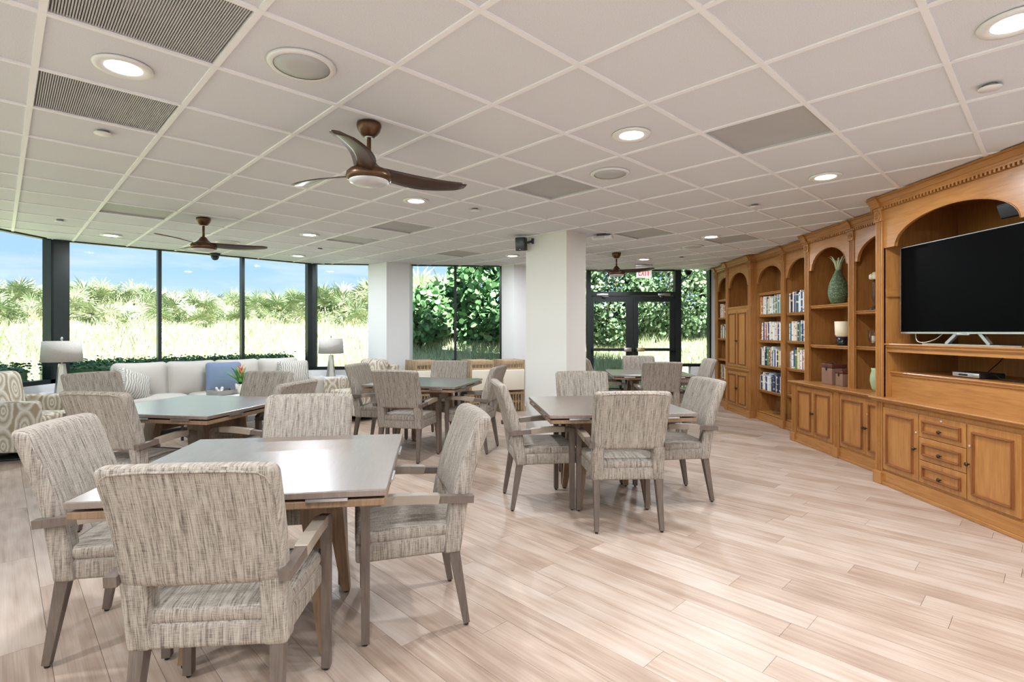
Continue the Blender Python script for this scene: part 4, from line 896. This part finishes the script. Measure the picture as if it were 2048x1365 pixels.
def pillow(label, s_along, out, z, m, tilt, yaw, size=.46, roll=0):
    p = sc_ + sl * s_along - Vector((-sl.y, sl.x, 0)) * out
    o = MB().rbox((0, 0, 0), (size, size, .20), .06, 4, 6, puff(size, size, .2)).build('throw_pillow', m); o.location = (p.x, p.y, z); o.rotation_euler = (R_(tilt), R_(roll), SA + R_(yaw))
    tag(o, label, 'pillow', 'throw pillows on the sofa')
pillow('blue throw pillow leaning in the middle of the sofa', .02, .13, .70, M['blue_cloth'], 68, -14)
pillow('patterned beige pillow slumped at the left end of the sofa', -1.05, .18, .66, M['pillow_pat'], 58, 18, .42, 24)
pillow('patterned cream pillow at the right end of the sofa', 1.0, .17, .69, M['pillow_pat'], 66, -10, .46)
def end_table(label, loc, h, w_):
    t = thing('end_table', label, 'side table', loc, SA, 'small pale end tables')
    MB().rbox((0, 0, h - .015), (w_, w_, .03), .006, 1, smooth=False).build('top', M['white_plastic'], t)
    for sx in (-1, 1):
        for sy in (-1, 1): MB().bar((sx * (w_ / 2 - .03), sy * (w_ / 2 - .03), 0), (sx * (w_ / 2 - .03), sy * (w_ / 2 - .03), h - .03), .014, .014).build('leg', M['grey_wood'], t)
    MB().box(-w_ / 2 + .03, w_ / 2 - .03, -w_ / 2 + .03, w_ / 2 - .03, .18, .20).build('lower_shelf', M['white_plastic'], t)
def lamp(label, loc, z):
    t = thing('table_lamp', label, 'lamp', loc + (z,), .5, 'table lamps with drum shades')
    def ob(w, d): return [(-w, -d), (w, -d), (w, d), (-w, d)]
    q = MB(); V = []
    for (zz, a) in ((0, .075), (.36, .036)):
        V += [(a * math.cos(k * PI / 3), a * math.sin(k * PI / 3), zz) for k in range(6)]
    q.add(V, [(5, 4, 3, 2, 1, 0), (6, 7, 8, 9, 10, 11)] + [(k, (k + 1) % 6, 6 + (k + 1) % 6, 6 + k) for k in range(6)]); q.build('base', M['pillar'], t)
    MB().tube([(0, 0, .35), (0, 0, .68)], .006, 8).build('stem', M['brass'], t)
    MB().lathe([(.205, .385), (.190, .635), (.187, .635), (.202, .385), (.205, .385)], 36, cap=False).build('shade', M['shade'], t)
    MB().lathe([(.003, .635), (.006, .645), (.014, .665), (.010, .682), (.0001, .690)], 12).build('finial', M['steel'], t)
    MB().box(-.188, .188, -.003, .003, .630, .634).build('shade_spider', M['steel'], t)
m, nt, b = mat('lamp_mercury_base', (.46, .44, .38), .25, .55); M['pillar'] = m
end_table('white end table beneath the left table lamp', (-5.52, 6.52, 0), .60, .44); lamp('table lamp with grey drum shade before the left corner post', (-5.50, 6.47), .60)
end_table('white end table beneath the right table lamp', (-3.05, 8.92, 0), .60, .44); lamp('table lamp with cream drum shade beside the patterned armchair', (-3.05, 8.92), .60)
# coffee table
t = thing('coffee_table', 'low pale coffee table between sofa and game table', 'coffee table', (-3.55, 6.72, 0), SA)
MB().rbox((0, 0, .525), (1.05, .62, .03), .006, 1, smooth=False).build('top', M['white_plastic'], t)
for sx in (-1, 1):
    for sy in (-1, 1): MB().bar((sx * .49, sy * .27, 0), (sx * .49, sy * .27, .51), .014, .014).build('leg', M['gunmetal'], t)
    MB().bar((sx * .49, -.27, .08), (sx * .49, .27, .08), .010, .010).build('stretcher', M['gunmetal'], t)
MB().box(-.48, .48, -.26, .26, .20, .22).build('lower_shelf', M['grey_wood'], t)
t = thing('wooden_tray', 'grey wooden tray on the coffee table', 'tray', (-3.72, 6.86, .54), SA + .35); a = MB(); a.box(-.17, .17, -.12, .12, 0, .010).build('bottom', M['grey_wood'], t)
for (x0, x1, y0, y1) in ((-.17, .17, -.12, -.108), (-.17, .17, .108, .12), (-.17, -.158, -.108, .108), (.158, .17, -.108, .108)): MB().box(x0, x1, y0, y1, .0, .06).build('side', M['grey_wood'], t)
t = thing('knot_ornament', 'small white knot ornament in the grey tray', 'ornament', (-3.78, 6.84, .551)); MB().tube([(.035 * math.cos(a), .035 * math.sin(a), .045 + .03 * math.sin(2 * a)) for a in [2 * PI * k / 20 for k in range(20)]], .014, 8, closed=True).build('knot', M['white_plastic'], t)
t = thing('potted_bromeliad', 'potted green bromeliad with orange flower on the coffee table', 'plant', (-3.56, 6.95, .54)); MB().lathe([(.045, 0), (.06, .02), (.072, .13), (.066, .13), (.056, .03), (.0001, .11)], 20).build('pot', M['pot'], t); MB().lathe([(.062, .11), (.0001, .115)], 16).build('soil', M['soil'], t)
pr2 = random.Random(5)
for k in range(20):
    a = k * 2.399; le = pr2.uniform(.22, .38); el = pr2.uniform(.5, 1.25); q = MB(); P_ = []
    for j in range(6):
        s = j / 5; rr_ = le * s * math.cos(el) * (1 + .3 * s); P_.append((rr_ * math.cos(a), rr_ * math.sin(a), .12 + le * s * math.sin(el) - .28 * le * s * s))
    q.sweep(P_, .019, .0015, side=(-math.sin(a), math.cos(a), 0), scale=[.6, 1, 1, .85, .55, .06], smooth=True); q.build('leaf', M['green_leaf_plant'], t)
fl_ = MB()
for k in range(9):
    a = k * 2.4; z = .24 + k * .010; fl_.sweep([(0, 0, z), (.03 * math.cos(a), .03 * math.sin(a), z + .05), (.055 * math.cos(a), .055 * math.sin(a), z + .07)], .010, .004, side=(-math.sin(a), math.cos(a), 0), scale=[.6, 1, .1], smooth=True)
fl_.tube([(0, 0, .12), (0, 0, .34)], .008, 6); fl_.build('flower', M['flower'], t)
# ================================================================== FOLDED CHAIRS
def make_fold(label, group):
    t = thing('folding_chair', label, 'chair', group=group)      # folded flat, pad faces -y
    for s in (-1, 1):
        MB().bar((s * .205, .012, 0), (s * .195, -.012, .875), .014, .011).build('front_rail', M['foldwood'], t); MB().bar((s * .170, .028, 0), (s * .170, .020, .50), .013, .010).build('rear_leg', M['foldwood'], t)
    MB().rbox((0, -.012, .835), (.39, .018, .075), .006, 1).build('top_rail', M['foldwood'], t); MB().rbox((0, -.008, .725), (.385, .014, .03), .004, 1).build('mid_rail', M['foldwood'], t)
    for k in range(5): MB().bar((-.12 + .06 * k, -.009, .735), (-.12 + .06 * k, -.012, .80), .007, .005).build('back_slat', M['foldwood'], t)
    MB().rbox((0, -.030, .545), (.385, .034, .345), .014, 2, 2).build('seat_pad', M['cream_pad'], t); MB().box(-.19, .19, -.013, -.004, .375, .72).build('seat_board', M['foldwood'], t)
    MB().box(-.19, .19, -.004, .010, .30, .335).build('stretcher', M['foldwood'], t); MB().box(-.18, .18, .012, .024, .16, .19).build('stretcher', M['foldwood'], t)
    for k in range(7): MB().box(-.15 + .05 * k - .006, -.15 + .05 * k + .006, .002, .010, .03, .30).build('leg_slat', M['foldwood'], t)
    return t
f0 = None
for gi, (x, y, n, yaw, nm) in enumerate(((.02, 8.90, 6, 24, 'stack beside the column'), (-.50, 8.82, 6, 26, 'middle stack'), (-1.38, 8.66, 7, 30, 'left stack'))):
    d = Vector((-math.sin(R_(yaw)), math.cos(R_(yaw)), 0))
    for k in range(n):
        lab = 'folded wooden chair with cream pad, %s from the front of the %s' % (ORD[k], nm)
        p = Vector((x, y, 0)) + d * (.084 * k)
        if f0 is None: f0 = make_fold(lab, 'folded chairs standing by the back window'); f0.location = p; f0.rotation_euler = (0, 0, R_(yaw))
        else: copy_tree(f0, tuple(p), R_(yaw), lab)
# ================================================================== CEILING FIXTURES
def lit(name, col, st):
    m = bpy.data.materials.new(name); m.use_nodes = True; nt = m.node_tree; nt.nodes.remove(nt.nodes['Principled BSDF']); e = nd(nt, 'ShaderNodeEmission', {0: tuple(col) + (1,), 1: st}); nt.links.new(e.outputs[0], nt.nodes['Material Output'].inputs[0]); return m
M['lens'] = lit('downlight_lens', (1, .95, .88), 9.0)
LP = 15.5
def downlight(label, X, Y):
    t = thing('downlight', label, 'downlight', (X, Y, CEIL), 0, 'round recessed downlights in the ceiling')
    MB().lathe([(.072, -.004), (.092, -.010), (.112, -.008), (.116, .002), (.110, .006), (.072, .004)], 32, cap=False).build('trim_ring', M['white_plastic'], t)
    MB().lathe([(.0001, -.003), (.073, -.003), (.073, .004), (.0001, .004)], 32).build('lens', M['lens'], t)
    l = bpy.data.lights.new('downlight_lamp', 'AREA'); l.shape = 'DISK'; l.size = .14; l.energy = LP; l.color = (.87, .925, 1.0); o = put('downlight_lamp', l, t, (0, 0, -.012))
DL = [((247, 135), 'large bright downlight between the two perforated panels at upper left'), ((2030, 45), 'bright downlight cut off by the upper right corner'), ((1263, 270), 'bright downlight in the middle of the ceiling, right of the nearest fan'), ((1651, 354), 'downlight nearest the television arch crown'), ((832, 402), 'downlight just beyond the nearest fan blade'), ((222, 471), 'downlight at the left above the corner post'), ((619, 470), 'downlight right of the second fan'), ((1422, 474), 'downlight before the pineapple bookcase crown'), ((1288, 519), 'small downlight above the exit sign'), ((1025, 512), 'small downlight just left of the wall loudspeaker'), ((596, 512), 'small downlight above the narrow lamp window')]
for (p, lab) in DL: X, Y = cl_(*p); downlight(lab, X, Y)
for k, (X, Y) in enumerate(((1.9, 1.0), (-.3, .6), (-2.6, .9), (-4.6, 1.2), (3.0, -.6), (.8, -.9), (-1.6, -.8), (-4.0, -.7), (-5.0, 3.6), (2.6, 3.2))): downlight('downlight behind the camera position, number %d of the near rows' % (k + 1) if False else ['downlight', 'round downlight'][k % 2] + ' added for fill, unseen above the %s of the near floor' % ['right', 'centre', 'left', 'far left', 'far right corner', 'rear centre', 'rear left', 'rear far left', 'left window side', 'bookcase aisle'][k], X, Y) if not (Y > 3) else None  # unseen near-row downlights, added to light the room evenly
SPK = [((604, 132), 'large round ceiling speaker at the upper left'), ((1220, 348), 'round ceiling speaker in the middle, beside the dark vent panel'), ((1386, 494), 'faint round ceiling speaker before the far bookcase'), ((455, 485), 'round ceiling speaker behind the second fan')]
for (p, lab) in SPK:
    X, Y = cl_(*p); t = thing('ceiling_speaker', lab, 'speaker', (X, Y, CEIL), 0, 'round speakers in the ceiling')
    MB().lathe([(.120, -.006), (.138, -.008), (.148, .004), (.120, .004)], 36, cap=False).build('rim', M['white_plastic'], t); MB().lathe([(.0001, -.012), (.06, -.011), (.121, -.004), (.121, .003), (.0001, .003)], 36).build('grille', M['speaker_grille'], t)
SPR = [((207, 264), 'flat round sprinkler cover near the left edge'), ((1980, 172), 'flat round sprinkler cover near the right edge'), ((1510, 411), 'flat round sprinkler cover before the bookcase crown'), ((120, 441), 'flat round sprinkler cover above the far left window'), ((950, 419), 'flat round sprinkler cover in the middle of the ceiling'), ((640, 498), 'flat round sprinkler cover above the bay corner post'), ((1363, 515), 'flat round sprinkler cover above the exit doors')]
for (p, lab) in SPR:
    X, Y = cl_(*p); t = thing('sprinkler_cover', lab, 'sprinkler', (X, Y, CEIL), 0, 'sprinkler covers in the ceiling'); MB().lathe([(.0001, -.016), (.046, -.015), (.048, -.011), (.0001, -.011)], 24).build('cover_plate', M['white_plastic'], t); MB().lathe([(.030, -.011), (.030, .004)], 16).build('collar', M['vent_dark'], t)
# ceiling fans
def blade_mesh():
    n = 14; V = []; Fs = []
    for k in range(n):
        s = k / (n - 1); r = .07 + .54 * s; ch = (.085 + .062 * math.sin(PI * min(1, s * .80 + .08))) * (1 if k < n - 1 else .6); sw_ = .075 * math.sin(PI * s * .85) - .02; pit = R_(22 - 12 * s); z = .012 - .012 * s + .018 * s * s
        for e, th_ in ((-.5, 0), (-.25, .005), (.25, .005), (.5, 0), (.25, -.004), (-.25, -.004)):
            y = e * ch; V.append((r, sw_ + y * math.cos(pit), z - y * math.sin(pit) + th_))
    for k in range(n - 1):
        for j in range(6): Fs.append((6 * k + j, 6 * k + (j + 1) % 6, 6 * k + 6 + (j + 1) % 6, 6 * k + 6 + j))
    Fs += [tuple(range(6)), tuple(6 * (n - 1) + j for j in range(6))]
    return MB().add(V, Fs, 0, True)
def make_fan(label, X, Y, a0):
    t = thing('ceiling_fan', label, 'ceiling fan', (X, Y, CEIL), 0, 'three-blade brown ceiling fans')
    MB().lathe([(.068, 0), (.070, -.012), (.062, -.04), (.040, -.072), (.022, -.078)], 28).build('canopy', M['bronze_fan'], t); MB().lathe([(.024, -.074), (.024, -.082)], 20).build('canopy_ring', M['steel'], t)
    MB().lathe([(.0125, -.07), (.0125, -.21)], 14).build('downrod', M['bronze_fan'], t)
    MB().lathe([(.02, -.195), (.03, -.205), (.05, -.235), (.085, -.262), (.108, -.268), (.125, -.285), (.128, -.305), (.122, -.322), (.112, -.328)], 36).build('motor_housing', M['bronze_fan'], t)
    MB().lathe([(.112, -.326), (.108, -.336), (.085, -.348), (.045, -.356), (.0001, -.358)], 32).build('light_bowl', M['fan_glass'], t)
    me = blade_mesh().build('blade', M['fanwood'], link=False, swap=True)
    for k in range(3):
        o = put('blade', me, t, (0, 0, -.292)); o.rotation_euler = (0, 0, R_(a0 + 120 * k))
    return t
X, Y = cl_(738, 248); make_fan('nearest brown ceiling fan with white light bowl', X, Y, 30)
X, Y = cl_(407, 437); make_fan('second ceiling fan above the lounge windows', X, Y, 20)
X, Y = cl_(1233, 507); make_fan('farthest ceiling fan before the exit doors', X, Y, -42)
# dome cameras
for (p, lab) in (((430, 508), 'small dome camera near the bay window'), ((1377, 541.5), 'small dark dome camera above the sidelight')):
    X, Y = cl_(*p); t = thing('dome_camera', lab, 'camera', (X, Y, CEIL), 0, 'dome cameras'); MB().lathe([(.075, 0), (.075, -.03), (.055, -.04)], 24).build('housing', M['black_plastic'] if p[0] > 1000 else M['gunmetal'], t); MB().lathe([(.054, -.038), (.052, -.065), (.035, -.092), (.0001, -.102)], 24).build('dome', M['black_plastic'] if p[0] > 1000 else M['gunmetal'], t)
# wall loudspeaker on the column
t = thing('loudspeaker', 'small black loudspeaker mounted on the white column', 'loudspeaker', (.115, 6.58, 2.44), R_(-20)); MB().rbox((0, 0, 0), (.125, .11, .165), .012, 2).build('cabinet', M['black_plastic'], t); MB().rbox((0, -.056, .0), (.112, .008, .15), .004, 1).build('grille', M['gunmetal'], t); MB().rbox((.0, -.061, -.066), (.02, .003, .006), .001, 1).build('badge', M['silver'], t)
MB().bar((.03, .04, .01), (.125, .09, .03), .012, .012).rbox((.128, .085, .03), (.03, .05, .07), .008, 1).build('wall_bracket', M['black_plastic'], t); t.rotation_euler = (R_(8), 0, R_(-20))
# white box unit beyond the column
X, Y = cl_(1205, 470); t = thing('emergency_light', 'white emergency light unit under the ceiling beside the column', 'emergency light', (X, Y, CEIL - .025), R_(-20)); MB().rbox((0, 0, -.012), (.25, .12, .045), .012, 2).build('housing', M['white_plastic'], t); MB().rbox((.02, -.04, .02), (.16, .05, .03), .006, 1).build('mount', M['gunmetal'], t); MB().rbox((-.03, -.061, -.014), (.13, .006, .026), .002, 1).build('lens', M['fan_glass'], t)
# exit sign
X, Y = (1288 - CX) * 9.4 / F, 9.4; t = thing('exit_sign', 'hanging clear panel sign reading EXIT in red letters', 'exit sign', (X, Y, CEIL)); MB().rbox((0, 0, -.012), (.30, .05, .028), .006, 1).build('mount', M['silver'], t); MB().rbox((0, 0, -.135), (.275, .008, .20), .003, 1, smooth=False).build('panel', M['exit_panel'], t)
q = MB(); h0, h1 = -.20, -.075; sw2 = .013; yy = (-.011, -.004)
def strip(x0, x1, z0, z1): q.box(x0, x1, yy[0], yy[1], z0, z1)
x = -.10; strip(x, x + sw2, h0, h1); strip(x + sw2, x + .042, h1 - .02, h1); strip(x + sw2, x + .036, -.147, -.127); strip(x + sw2, x + .042, h0, h0 + .02)
x = -.047; q.bar((x, -.0075, h0), (x + .046, -.0075, h1), .0065, .0035, side=(1, 0, 0)).bar((x + .046, -.0078, h0), (x, -.0078, h1), .0065, .0035, side=(1, 0, 0))
strip(.018, .018 + sw2, h0, h1); strip(.046, .098, h1 - .02, h1); strip(.0655, .0655 + sw2, h0, h1 - .02)
q.build('lettering', M['exit_red'], t)
